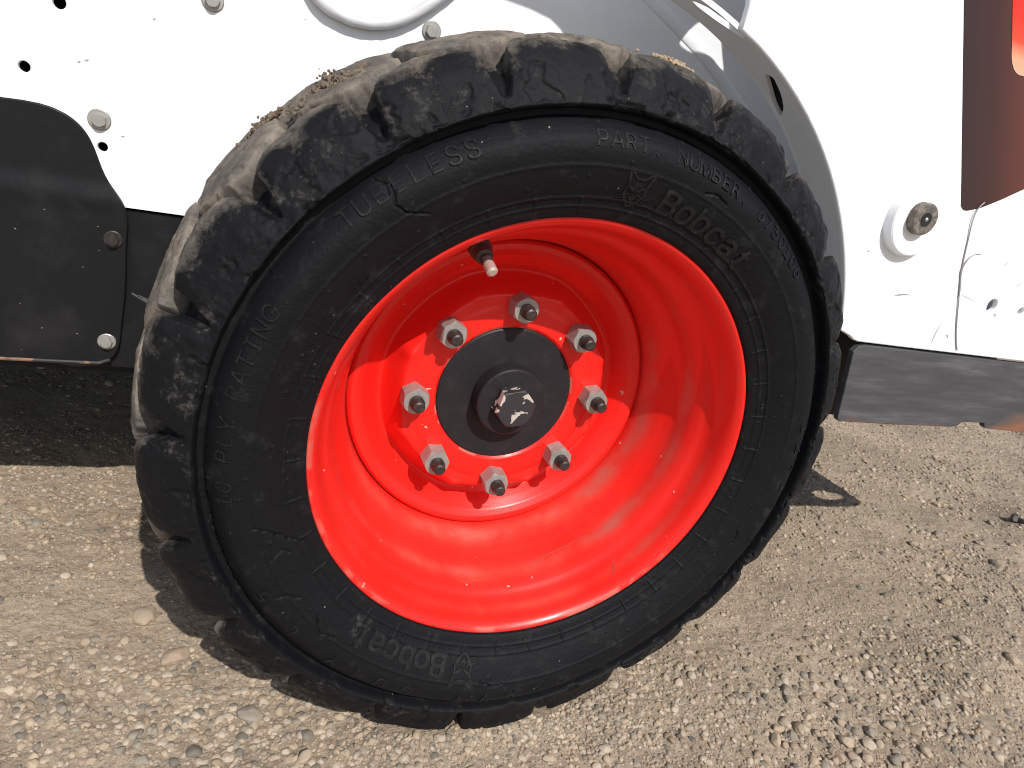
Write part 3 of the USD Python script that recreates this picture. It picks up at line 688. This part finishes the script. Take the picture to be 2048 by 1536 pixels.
cov = Polygon([(-1.0, 0.60), (-0.62, 0.578), (-0.5032, 0.5648), (-0.4794, 0.5658), (-0.4632, 0.5641), (-0.4468, 0.5577), (-0.4343, 0.546), (-0.4262, 0.5300), (-0.4193, 0.5105), (-0.4104, 0.4945), (-0.4020, 0.4825), (-0.3975, 0.4712),
               (-0.3971, 0.4436), (-0.3976, 0.3997), (-0.4003, 0.3560), (-0.4026, 0.3297), (-0.4050, 0.3165), (-0.4105, 0.3074), (-0.4199, 0.3000), (-0.47, 0.2988), (-0.5155, 0.2978), (-1.0, 0.2960)])
sm = spline(np.array(cov.exterior.coords)[2:20], 90)
cov2 = Polygon(np.vstack([np.array(cov.exterior.coords)[:2], sm, np.array(cov.exterior.coords)[20:-1]]))
cm = bevel_plate(cov2, 0.2850, 0.2898, 0.0014)
v_, f_ = trimesh.remesh.subdivide_to_size(cm.vertices, cm.faces, 0.012, max_iter=14)
v_[:, 1] += 0.0022 * sstep(0.478, 0.502, v_[:, 2]) * (v_[:, 1] < 0.2885) - 0.0012 * sstep(0.466, 0.482, v_[:, 2]) * (1 - sstep(0.482, 0.505, v_[:, 2])) * (v_[:, 1] < 0.2885)
cm = trimesh.Trimesh(v_, f_, process=True)
cover = obj("side_cover", cm, black_paint, loader, smooth=50)
def fleck(x, z, s_, ang, y):
    p = affinity.rotate(affinity.scale(Point(x, z).buffer(s_, 5), 1.9, 0.5), ang); return plate(p, y - 0.0003, y + 0.0004)
for _ in range(9):
    x, z = rng.uniform(-0.50, -0.405), rng.uniform(0.305, 0.475)
    obj("paint_fleck", fleck(x, z, rng.uniform(0.0003, 0.0006), rng.uniform(0, 180), 0.2850), scratch_grey, cover, smooth=False)
for a_, b_ in (((-0.392, 0.382), (-0.375, 0.372)), ((-0.386, 0.380), (-0.372, 0.374))):
    pl = LineString([a_, b_]).buffer(0.0011); obj("scratch", plate(pl, 0.2942, 0.2949), scuff_dark, case, smooth=False)
rustn = mat("edge_rust", {
    "g": ("geometry", {}), "n": ("noise_texture", {"scale": 26.0, "detail": 5.0}),
    "r": ("rgb_ramp", {"ramp": [(0.0, (0.02, 0.02, 0.022)), (0.56, (0.025, 0.024, 0.024)), (0.60, (0.20, 0.10, 0.06)), (1.0, (0.27, 0.15, 0.09))]}),
    "p": ("principled_bsdf", {"roughness": 0.55})}, [("g.position", "n.vector"), ("n.fac", "r.fac"), ("r.color", "p.base_color")])
obj("bottom_edge", tube(np.array([(-1.0, 0.2860, 0.2965), (-0.60, 0.2860, 0.2978), (-0.515, 0.2860, 0.2985), (-0.46, 0.2860, 0.2995), (-0.424, 0.2860, 0.3003), (-0.4125, 0.2860, 0.3050)]), 0.0022, 10), rustn, cover)

def flange_bolt(x, y, z, r, mtl, parent, h=0.006, rot=0.2):
    g = group("bolt", parent)
    obj("flange", moved(solid_rev([(y - 0.0016, r * 0.90), (y - 0.0009, r), (y, r)], 40), x, 0, z), mtl, None if False else g)
    hx = rot_y(hexnut(r * 0.66, y - h - 0.001, y - 0.0012, 0.0, 0.14), rot)
    obj("head", moved(hx, x, 0, z), mtl, g, smooth=20)
for (x, z), rt in zip([(-0.4226, 0.5601), (-0.3255, 0.6906), (-0.1082, 0.7134)], (0.5, 0.1, 0.3)):
    flange_bolt(x, YW, z, 0.0105, zinc, loader, rot=rt)
flange_bolt(-0.4096, 0.285, 0.4425, 0.0092, dark_steel, loader, rot=0.4)
flange_bolt(-0.4156, 0.285, 0.3269, 0.0092, zinc, loader, rot=0.15)
cab = spline([(-0.262, 0.283, 0.80), (-0.246, 0.283, 0.738), (-0.2346, 0.283, 0.7158), (-0.2220, 0.283, 0.7055), (-0.2058, 0.283, 0.6999), (-0.1853, 0.283, 0.6981), (-0.165, 0.283, 0.701), (-0.145, 0.283, 0.709), (-0.1258, 0.283, 0.7225), (-0.1068, 0.283, 0.7396), (-0.06, 0.283, 0.80)], 60)
cab[:, 2] += 0.006
hm = tube(cab, 0.0060, 20); hm.vertices += hm.vertex_normals * ((fbm(hm.vertices * 220.0, 2, 2) - 0.5) * 0.0016)[:, None]
obj("hose", hm, hose_grey, loader, smooth=True)

# weld rib on the wall inside the wheel arch
rb = spline([(0.108, 0.29, 0.822), (0.152, 0.29, 0.8015), (0.190, 0.29, 0.7855), (0.2385, 0.29, 0.7625), (0.278, 0.29, 0.7387), (0.3437, 0.29, 0.6960), (0.41, 0.29, 0.64), (0.46, 0.29, 0.56)], 60)
rbm = tube(rb, np.full(60, 0.0080), 18); rbm.vertices[:, 1] = 0.29 + (rbm.vertices[:, 1] - 0.29) * 0.28
obj("weld_rib", rbm, white_paint, loader)

# rear upright: plate at y = 0.1 with the round wheel opening, return flange, pierced upper part
YR = 0.100; RA = 0.435
t = np.radians(np.linspace(70.2, 17.0, 50))
arc = np.c_[RA * np.cos(t), RA * np.sin(t) + ZC]
def towards_sun(pts, dy=0.19):
    """The points of the plane y = 0.1 whose shadow falls on these points (x, z) of the wall."""
    return [(x - dy * L[0] / L[1], z - dy * L[2] / L[1]) for x, z in pts]
brow = towards_sun([(0.052, 0.735), (0.0384, 0.7476), (0.024, 0.7547), (-0.0019, 0.7588), (-0.0384, 0.761)])
outl = np.vstack([[(0.1475, 0.790), (0.141, 0.815), (0.128, 0.870)], brow, [(-0.9, 0.995), (-0.9, 1.15), (0.55, 1.20), (1.115, 1.12), (1.115, 0.4735), (0.5273, 0.4742), (0.4519, 0.4747), (0.4435, 0.4765), (0.4362, 0.4805)], arc[::-1]])
fin = Polygon(spline(towards_sun([(0.193, 0.7639), (0.1984, 0.7758), (0.205, 0.7863), (0.2127, 0.7953), (0.2217, 0.8013), (0.2299, 0.8032), (0.2392, 0.7987), (0.2465, 0.7914), (0.2554, 0.7762), (0.2621, 0.7631), (0.2662, 0.747), (0.2630, 0.7470),
                                  (0.2487, 0.7540), (0.2300, 0.7575), (0.1994, 0.7600), (0.193, 0.7639)]), 120))
up = Polygon(outl).difference(fin.buffer(0))
for hx, hz, hr in ((0.6627, 0.5461, 0.0090), (0.7240, 0.5440, 0.0055)):
    up = up.difference(Point(hx, hz).buffer(hr, 24))
upright = obj("rear_upright", bevel_plate(up, YR, YR + 0.007, 0.0025), white_paint, loader)
def bent_strip(poly, r0, thick, step=0.02):
    """Polygon in (angle in degrees, y) wrapped round the wheel axis at radius r0."""
    pl = affinity.scale(poly, math.radians(1) * r0, 1, origin=(0, 0)).segmentize(step)
    msh = trimesh.creation.extrude_polygon(pl, thick, engine="earcut")
    v, f = trimesh.remesh.subdivide_to_size(msh.vertices, msh.faces, step, max_iter=14)
    a = v[:, 0] / r0; r = r0 + v[:, 2]
    return flip_fix(trimesh.Trimesh(np.c_[r * np.cos(a), v[:, 1], r * np.sin(a) + ZC], f, process=True))
slot = Polygon(spline([(61.4, 0.1265), (61.0, 0.1200), (60.0, 0.1185), (57.9, 0.1225), (55.9, 0.1290), (53.7, 0.1420), (53.3, 0.1465), (54.0, 0.1485), (55.8, 0.1465), (58.2, 0.1390), (60.4, 0.1310), (61.4, 0.1265)], 40)).buffer(0)
cut2 = Polygon(spline([(77.0, 0.1230), (75.2, 0.1135), (73.6, 0.1095), (71.6, 0.1085), (70.4, 0.1085), (69.0, 0.1088), (68.4, 0.1115), (69.0, 0.1150), (70.4, 0.1200), (72.2, 0.1245), (74.0, 0.1265), (75.6, 0.1262), (77.0, 0.1230)], 60)).buffer(0)
fl = sbox(16.5, 0.1072, 96.0, 0.155).difference(slot).difference(cut2)
obj("arch_flange", bent_strip(fl, RA, 0.005), white_paint, loader, smooth=30)
obj("arch_pocket", bent_strip(sbox(51.0, 0.1075, 64.0, 0.166), RA + 0.009, 0.003), void_black, loader, smooth=30)
# pivot boss and pin
boss = obj("pivot_boss", moved(solid_rev([(0.0875, 0.0360), (0.0880, 0.0385), (0.0895, 0.0402), (0.1002, 0.0425)], 72), 0.4575, 0, 0.6310), white_paint, loader)
pin = obj("pivot_pin", moved(solid_rev([(0.0795, 0.0050), (0.0785, 0.0065), (0.0775, 0.0080), (0.0772, 0.0165), (0.0780, 0.0182), (0.0790, 0.0187), (0.0890, 0.0187)], 48), 0.4530, 0, 0.6365), pin_steel, loader)
obj("pin_recess", moved(solid_rev([(0.0768, 0.0070), (0.0768, 0.0078), (0.0785, 0.0080)], 32), 0.4530, 0, 0.6365), void_black, pin)
obj("grease_nipple", moved(solid_rev([(0.0755, 0.0012), (0.0765, 0.0024), (0.0790, 0.0030), (0.0800, 0.0030)], 20), 0.4530, 0, 0.6365), zinc, pin)
# printed panel
dk = Polygon([(0.405, 0.8577), (0.4597, 0.7689), (0.5230, 0.6662), (0.5262, 0.6605), (0.5304, 0.6574), (0.5345, 0.6560), (0.5400, 0.6562), (0.56, 0.6626), (0.5877, 0.6769), (0.6204, 0.6959), (0.72, 0.76), (0.85, 0.90), (0.85, 1.05), (0.29, 1.05)])
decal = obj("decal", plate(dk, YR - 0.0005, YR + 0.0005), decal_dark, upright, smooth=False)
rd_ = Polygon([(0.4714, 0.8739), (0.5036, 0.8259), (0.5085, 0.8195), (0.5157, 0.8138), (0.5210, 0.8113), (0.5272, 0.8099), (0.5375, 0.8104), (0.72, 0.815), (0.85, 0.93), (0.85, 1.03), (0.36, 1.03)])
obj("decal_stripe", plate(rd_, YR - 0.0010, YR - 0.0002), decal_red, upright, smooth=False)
# loose film edge and scratches
wire = spline([(0.5620, YR - 0.0012, 0.6700), (0.5536, YR - 0.0022, 0.6562), (0.5603, YR - 0.0014, 0.6290), (0.5722, YR - 0.0012, 0.5917), (0.5931, YR - 0.0014, 0.5471), (0.6103, YR - 0.0012, 0.5139), (0.6330, YR - 0.0012, 0.4797)], 50)
obj("film_edge", tube(wire, 0.0008, 8), scratch_grey, upright)
wire2 = spline([(0.5900, YR - 0.0008, 0.5510), (0.5805, YR - 0.0010, 0.5728), (0.5741, YR - 0.0012, 0.5887), (0.5770, YR - 0.0012, 0.5990), (0.5963, YR - 0.0008, 0.6088)], 30)
obj("film_edge", tube(wire2, np.interp(np.linspace(0, 1, 30), [0, 0.5, 1], [0.0006, 0.0014, 0.0004]), 8), scratch_grey, upright)
def scratch(a, b, w):
    a, b = np.array(a), np.array(b); d = (b - a) / np.linalg.norm(b - a); n = np.array([-d[1], d[0]])
    mid_ = (a + b) / 2 + n * w * 0.7
    pl = Polygon([a, (a + mid_) / 2 + n * w * 0.6, mid_ + n * w * 0.5, b, mid_ - n * w * 0.5, (a + mid_) / 2 - n * w * 0.4])
    return plate(pl.buffer(0), YR - 0.0003, YR + 0.0004)
for a, b, w in (((0.4787, 0.5395), (0.5107, 0.5440), 0.0022), ((0.5801, 0.4824), (0.5823, 0.5167), 0.0016), ((0.4085, 0.5862), (0.4125, 0.5872), 0.002), ((0.5899, 0.5550), (0.6304, 0.5471), 0.0006),
                ((0.648, 0.60), (0.656, 0.607), 0.0012), ((0.69, 0.575), (0.70, 0.585), 0.001), ((0.60, 0.498), (0.607, 0.494), 0.0022), ((0.672, 0.535), (0.678, 0.531), 0.0026), ((0.715, 0.60), (0.73, 0.615), 0.001)):
    obj("scratch", scratch(a, b, w), scratch_grey, upright, smooth=False)
# nicks on the front wall
def nick(x, z, s, ang):
    p = affinity.rotate(affinity.scale(Point(x, z).buffer(s, 6), 1.6, 0.7), ang); return plate(p, YW - 0.0004, YW + 0.0005)
for x, z, s, a in ((-0.4395, 0.6095, 0.0010, 30), (-0.4330, 0.6125, 0.0012, 20), (-0.376, 0.662, 0.0010, 50), (-0.402, 0.548, 0.0010, 0), (-0.2385, 0.694, 0.0006, 0), (-0.22, 0.651, 0.0007, 40)):
    obj("nick", nick(x, z, s, a), scratch_grey, wall, smooth=False)

# lower rear plate
lp = Polygon([(0.4698, 0.4712), (0.4583, 0.4685), (0.4525, 0.4612), (0.4578, 0.4362), (0.4718, 0.3679), (0.4735, 0.3640), (0.4778, 0.3614), (0.572, 0.3610), (0.6991, 0.3624), (0.7096, 0.3645), (0.7140, 0.3690), (0.7171, 0.3715), (0.7622, 0.3718),
              (0.7655, 0.3712), (0.7665, 0.3665), (0.7720, 0.3633), (0.7804, 0.3628), (0.8638, 0.3598), (1.04, 0.3560), (1.085, 0.3600), (1.112, 0.3800), (1.115, 0.4695), (0.7833, 0.4703)])
lp = lp.difference(affinity.scale(Point(1.030, 0.402).buffer(0.030, 24), 1.5, 0.8))
lpm = bevel_plate(lp, YR + 0.001, YR + 0.009, 0.0015)
# refine so that the rust mask has vertices to live on
v_, f_ = trimesh.remesh.subdivide_to_size(lpm.vertices, lpm.faces, 0.012, max_iter=14)
lpm = trimesh.Trimesh(v_, f_, process=True)
lpp = obj("rear_bumper_plate", lpm, rust_plate, loader, smooth=False)
lv = np.array(UsdGeom.Mesh(lpp).GetPointsAttr().Get())
rust = -0.55 + 0.75 * np.exp(-((lv[:, 2] - 0.360) / 0.009) ** 2) + 1.5 * sstep(0.72, 0.86, lv[:, 0]) * np.exp(-((lv[:, 2] - 0.368) / 0.030) ** 2) + 0.75 * np.exp(-((lv[:, 0] - 0.640) / 0.009) ** 2 - ((lv[:, 2] - 0.456) / 0.010) ** 2) \
    + 0.5 * np.exp(-((lv[:, 0] - 0.490) / 0.012) ** 2 - ((lv[:, 2] - 0.372) / 0.008) ** 2)
with_attr(lpp, "rust", rust)
obj("rear_floor", bx(0.47, 1.105, YR + 0.020, 1.35, 0.4760, 0.482), black_paint, loader, smooth=False)

# ---------------------------------------------------------------- gravel
def pebble(seed, sub=2, flat=0.62, rough=0.22):
    m_ = trimesh.creation.icosphere(subdivisions=sub, radius=1.0); v = m_.vertices
    r_ = np.random.default_rng(seed); st = np.array([1.0, r_.uniform(0.62, 0.92), r_.uniform(flat - 0.12, flat + 0.12)])
    n = v / np.linalg.norm(v, axis=1)[:, None]
    d = 1 + (fbm(n * 1.3 + seed * 7.7, 2, seed) - 0.5) * 2 * rough * 1.6
    for _ in range(4):                                            # a few broken facets
        ax_ = r_.normal(size=3); ax_ /= np.linalg.norm(ax_); c = r_.uniform(0.72, 0.95)
        dd = (n * d[:, None]) @ ax_; d = np.where(dd > c, d * c / np.maximum(dd, 1e-6), d)
    return trimesh.Trimesh(n * d[:, None] * st, m_.faces, process=False)

def sample(n, x0, x1, y0, y1, power=1.0, seed=0, thr=0.0, clump=9.0):
    r_ = np.random.default_rng(seed); out = []
    tot = 0
    while tot < n:
        p = np.c_[r_.uniform(x0, x1, n * 3), r_.uniform(y0, y1, n * 3), np.zeros(n * 3)]
        c = fbm(p * clump + 17.0, 3, 61); c2 = fbm(p * 2.2 + 3.0, 2, 91)
        keep = r_.random(len(p)) < np.clip((0.55 * c + 0.45 * c2 - thr) * 4.0, 0.03, 1) ** power
        # the field thins out unevenly towards its borders
        ed = np.minimum(np.minimum(p[:, 0] - x0, x1 - p[:, 0]), np.minimum(p[:, 1] - y0, y1 - p[:, 1])) + (fbm(p * 6.0 + 29.0, 3, 15) - 0.5) * 0.22
        keep &= r_.random(len(p)) < sstep(-0.03, 0.13, ed)
        # nothing under the contact patch
        keep &= ~((np.abs(p[:, 0] + 0.0) < 0.105) & (p[:, 1] > 0.0) & (p[:, 1] < 0.25))
        p = p[keep]; out.append(p); tot += len(p)
    return np.vstack(out)[:n]
def quats(r_, n):
    q = r_.normal(size=(n, 4)); yaw = r_.uniform(0, 2 * np.pi, n); tilt = r_.normal(0, 0.28, (n, 2))
    q = np.c_[np.cos(yaw / 2), tilt[:, 0] * 0.5, tilt[:, 1] * 0.5, np.sin(yaw / 2)]; return q / np.linalg.norm(q, axis=1)[:, None]

gravel = UsdGeom.PointInstancer.Define(stage, "/World/gravel")
tag(gravel.GetPrim(), "loose gravel and grit scattered over the dirt around the wheel", "gravel", kind="stuff")
protos = []
wts = []
for kind_ in range(2):
    for s in range(12):
        pm = pebble(100 * kind_ + s, 1 if kind_ == 0 else 2, rough=0.26 if kind_ == 0 else 0.2)
        nm = f"/World/gravel/Prototypes/pebble_{kind_ * 12 + s:03d}"
        mtl = STONE[[0, 1, 4, 0, 3, 2, 0, 1, 5, 0, 3, 4][s]]
        usdkit.mesh(stage, nm, pm, mtl, smooth=(True if kind_ else 40)); protos.append(Sdf.Path(nm))
gravel.CreatePrototypesRel().SetTargets(protos)
pos, siz, pid, ori = [], [], [], []
def scatter(n, x0, x1, y0, y1, smin, smax, seed, kind_, power, thr, sink=0.25, clump=9.0):
    r_ = np.random.default_rng(seed + 500); p = sample(n, x0, x1, y0, y1, power, seed, thr, clump)
    s = smin * (smax / smin) ** (r_.random(n) ** 1.6)
    p[:, 2] = ground_h(p[:, 0], p[:, 1]) + s * 0.62 * (0.5 - sink - r_.uniform(0, 0.45, n))
    pos.append(p); siz.append(s); pid.append(r_.integers(0, 12, n) + 12 * kind_); ori.append(quats(r_, n))
scatter(46000, -0.70, 1.2, -0.40, 0.72, 0.0008, 0.0019, 1, 0, 0.9, 0.20)
scatter(24000, -0.75, 2.4, -0.32, 1.15, 0.0010, 0.0026, 2, 0, 1.0, 0.22)
scatter(9500, -0.70, 1.2, -0.40, 0.72, 0.0016, 0.0042, 3, 1, 2.2, 0.36, sink=0.30, clump=13.0)
scatter(7000, -0.75, 2.4, -0.32, 1.15, 0.0020, 0.0054, 4, 1, 1.6, 0.32, sink=0.26, clump=7.0)
scatter(480, -0.70, 1.15, -0.30, 0.62, 0.0046, 0.0085, 5, 1, 2.4, 0.36, sink=0.32)
scatter(420, -0.75, 2.2, -0.32, 1.15, 0.0055, 0.0095, 6, 1, 2.2, 0.36, sink=0.2, clump=7.0)
# a denser field of embedded pebbles in front on the left
scatter(4400, -0.62, 0.06, -0.26, 0.19, 0.0022, 0.0072, 8, 1, 0.6, 0.06, sink=0.60)
scatter(3000, 0.15, 1.15, -0.36, 0.16, 0.0018, 0.0056, 9, 1, 1.2, 0.24, sink=0.36, clump=12.0)
scatter(1500, 0.75, 2.0, 0.0, 0.75, 0.0030, 0.0075, 14, 1, 2.6, 0.34, sink=0.05, clump=8.0)
scatter(900, -0.14, 0.20, -0.06, 0.02, 0.0014, 0.0045, 13, 1, 0.5, 0.0, sink=0.2)
scatter(5200, 0.55, 2.3, -0.10, 1.0, 0.0018, 0.0060, 10, 0, 1.5, 0.30, sink=0.2, clump=6.0)
scatter(560, 0.30, 0.80, -0.24, 0.08, 0.0030, 0.0080, 12, 1, 0.8, 0.20, sink=0.1, clump=12.0)
scatter(16000, 0.10, 1.3, -0.36, 0.6, 0.0008, 0.0022, 11, 0, 1.4, 0.26, sink=0.2, clump=16.0)
pos, siz, pid, ori = np.vstack(pos), np.concatenate(siz), np.concatenate(pid), np.vstack(ori)
gravel.CreatePositionsAttr(Vt.Vec3fArray.FromNumpy(pos.astype(np.float32)))
gravel.CreateScalesAttr(Vt.Vec3fArray.FromNumpy(np.repeat(siz[:, None], 3, 1).astype(np.float32)))
gravel.CreateProtoIndicesAttr(Vt.IntArray.FromNumpy(pid.astype(np.int32)))
gravel.CreateOrientationsAttr(Vt.QuathArray([Gf.Quath(float(a), float(b), float(c), float(d)) for a, b, c, d in ori]))

# larger loose stones, each a thing
def stone(x, y, s, seed, mtl, label, group_=None, flat=0.62):
    pm = pebble(seed, 3, flat, 0.18); a = np.random.default_rng(seed).uniform(0, 6.28)
    pm.apply_scale(s); pm.apply_transform(trimesh.transformations.rotation_matrix(a, (0, 0, 1)))
    pm.apply_translation((x, y, float(ground_h(np.array([x]), np.array([y]))[0]) + s * 0.30))
    return tag(obj("stone", pm, mtl, smooth=True), label, "stone", group_)
heap = np.random.default_rng(42)
HEAPL = ["tan rounded stone in the loose heap at the bottom right", "grey rounded stone in the loose heap at the bottom right", "pinkish stone among the tan ones in the heap at the bottom right", "palest stone in the loose heap at the bottom right",
         "brown rounded stone in the loose heap at the bottom right", "dark slate stone at the upper edge of the heap at the bottom right"]
RIDGEL = ["tan stone lying along the crumbly ridge on the right", "grey stone lying along the crumbly ridge on the right", "", "pale stone at the near end of the crumbly ridge on the right", "brown stone lying along the crumbly ridge on the right", "dark slate stone on the crumbly ridge on the right"]
spots = [(0.389, -0.067), (0.401, -0.080), (0.372, -0.082), (0.418, -0.070), (0.455, -0.055), (0.470, -0.102), (0.500, -0.112), (0.520, -0.094), (0.545, -0.120), (0.478, -0.128), (0.440, -0.120), (0.560, -0.090), (0.590, -0.105), (0.575, -0.135), (0.515, -0.140),
         (0.435, -0.030), (0.448, -0.012), (0.405, -0.020)]
for i, (x, y) in enumerate(spots):
    stone(x, y, heap.uniform(0.0062, 0.0100), 900 + i, STONE[[0, 1, 0, 4, 0, 0, 3, 1, 0, 0, 2, 0, 4, 0, 1, 1, 1, 5][i]],
          HEAPL[[0, 1, 0, 4, 0, 0, 3, 1, 0, 0, 2, 0, 4, 0, 1, 1, 1, 5][i]], "stones heaped at the bottom right")
for i, (x, y) in enumerate([(1.06, 0.30), (1.12, 0.27), (1.17, 0.33), (1.25, 0.29), (1.02, 0.19), (0.93, 0.12), (1.20, 0.22), (1.33, 0.27), (1.10, 0.62), (1.18, 0.55), (1.24, 0.48), (1.30, 0.44), (1.38, 0.36), (0.86, 0.03), (0.98, 0.02)]):
    stone(x, y, heap.uniform(0.0065, 0.0115), 940 + i, STONE[[0, 4, 1, 0, 0, 4, 5, 0, 4, 1, 0, 0, 1, 3, 1][i]],
          RIDGEL[[0, 4, 1, 0, 0, 4, 5, 0, 4, 1, 0, 0, 1, 3, 1][i]], "stones along the ridge on the right")
stone(-0.3258, 0.1461, 0.0165, 971, STONE[2], "large flat pinkish pebble beside the tyre shadow at the lower left", flat=0.4)
stone(-0.365, 0.215, 0.016, 972, STONE[0], "flat tan pebble by the edge of the tyre shadow on the left", flat=0.35)
stone(-0.245, 0.052, 0.0135, 973, STONE[1], "flat grey pebble near the bottom edge at the lower left", flat=0.4)
stone(0.905, -0.02, 0.012, 974, STONE[0], "pale round stone standing alone on the dirt at the right", flat=0.7)

# a rusty threaded bolt lying in the gravel
scr = group("loose_bolt")
tag(scr, "rusty threaded bolt lying in the gravel at the right edge", "bolt")
b0, b1 = np.array([1.452, 0.352]), np.array([1.512, 0.292])
zb = float(ground_h(np.array([1.48]), np.array([0.32]))[0]) + 0.008
tt_ = np.linspace(0, 1, 90); pts_ = np.c_[b0[0] + (b1[0] - b0[0]) * tt_, b0[1] + (b1[1] - b0[1]) * tt_, np.full(90, zb)]
obj("shank", tube(pts_, 0.0072 + 0.0009 * np.sin(tt_ * 2 * np.pi * 22), 14), dark_steel, scr)
hd = hexnut(0.0135, 0, 0.010); dvec = (b1 - b0) / np.linalg.norm(b1 - b0)
R4 = np.eye(4); R4[:3, 1] = [dvec[0], dvec[1], 0]; R4[:3, 0] = [dvec[1], -dvec[0], 0]; R4[:3, 2] = [0, 0, 1]
hd.apply_transform(R4); hd.apply_translation((b0[0] - dvec[0] * 0.0095, b0[1] - dvec[1] * 0.0095, zb)); hd.fix_normals()
obj("head", hd, dark_steel, scr, smooth=20)

# clods of dried soil stuck on the tread
def clod(c, ext, n, seed, mtl, label, smin, smax):
    r_ = np.random.default_rng(seed); c = np.array(c); er = np.array([c[0], 0, c[2]]); er /= np.linalg.norm(er); et = np.array([er[2], 0, -er[0]]); ey = np.array([0, 1.0, 0])
    ms = []
    for i in range(5):                                            # crumbly cores
        co = trimesh.creation.icosphere(subdivisions=4, radius=1.0); nn = co.vertices.copy()
        d = 0.62 + 0.9 * (fbm(nn * 2.2 + seed * 3.1 + i, 3, seed) - 0.5) + 0.55 * (fbm(nn * 7.0 + i * 5.0, 3, seed + 4) - 0.5)
        a, b, h = r_.normal(0, 0.33, 3)
        vv = nn * d[:, None] * 0.50
        co.vertices = c + et * (a * ext[0]) + ey * (b * ext[1]) + er * (-0.2 * ext[2]) + et * (vv[:, :1] * ext[0]) + ey * (vv[:, 1:2] * ext[1]) + er * (vv[:, 2:] * ext[2] * 1.5) + np.array([0, 0, ZC]); ms.append(co)
    for i in range(n):
        a, b, h = r_.normal(0, 0.46, 3); h = abs(h) * math.exp(-(a * a + b * b) * 2.2); s = smin * (smax / smin) ** (r_.random() ** 2.2)
        pm = pebble(seed * 50 + i, 1, 0.8, 0.45); pm.apply_scale(s); pm.apply_transform(trimesh.transformations.random_rotation_matrix(r_.random(3)))
        pm.apply_translation(c + et * a * ext[0] + ey * b * ext[1] + er * h * ext[2] + np.array([0, 0, ZC])); ms.append(pm)
    return tag(obj("dirt_clod", cat(ms), mtl, smooth=25), label, "dirt clod")
clod((-0.2300, 0.072, 0.2780), (0.027, 0.020, 0.010), 420, 3, soil, "large crumbly dirt clod wedged between tread blocks on the upper left", 0.0010, 0.0030)
clod((-0.2745, 0.120, 0.2390), (0.022, 0.010, 0.005), 130, 5, soil, "small dark dirt clump on the tyre's upper left skyline", 0.0010, 0.0026)
clod((0.0540, 0.052, 0.3580), (0.024, 0.010, 0.005), 230, 7, clod_tan, "tan dirt clod sitting on top of the tread right of the crown", 0.0010, 0.0030)
clod((0.0960, 0.052, 0.3470), (0.016, 0.007, 0.004), 120, 9, clod_tan, "smaller tan dirt clod further down the tread on the right", 0.0009, 0.0024)
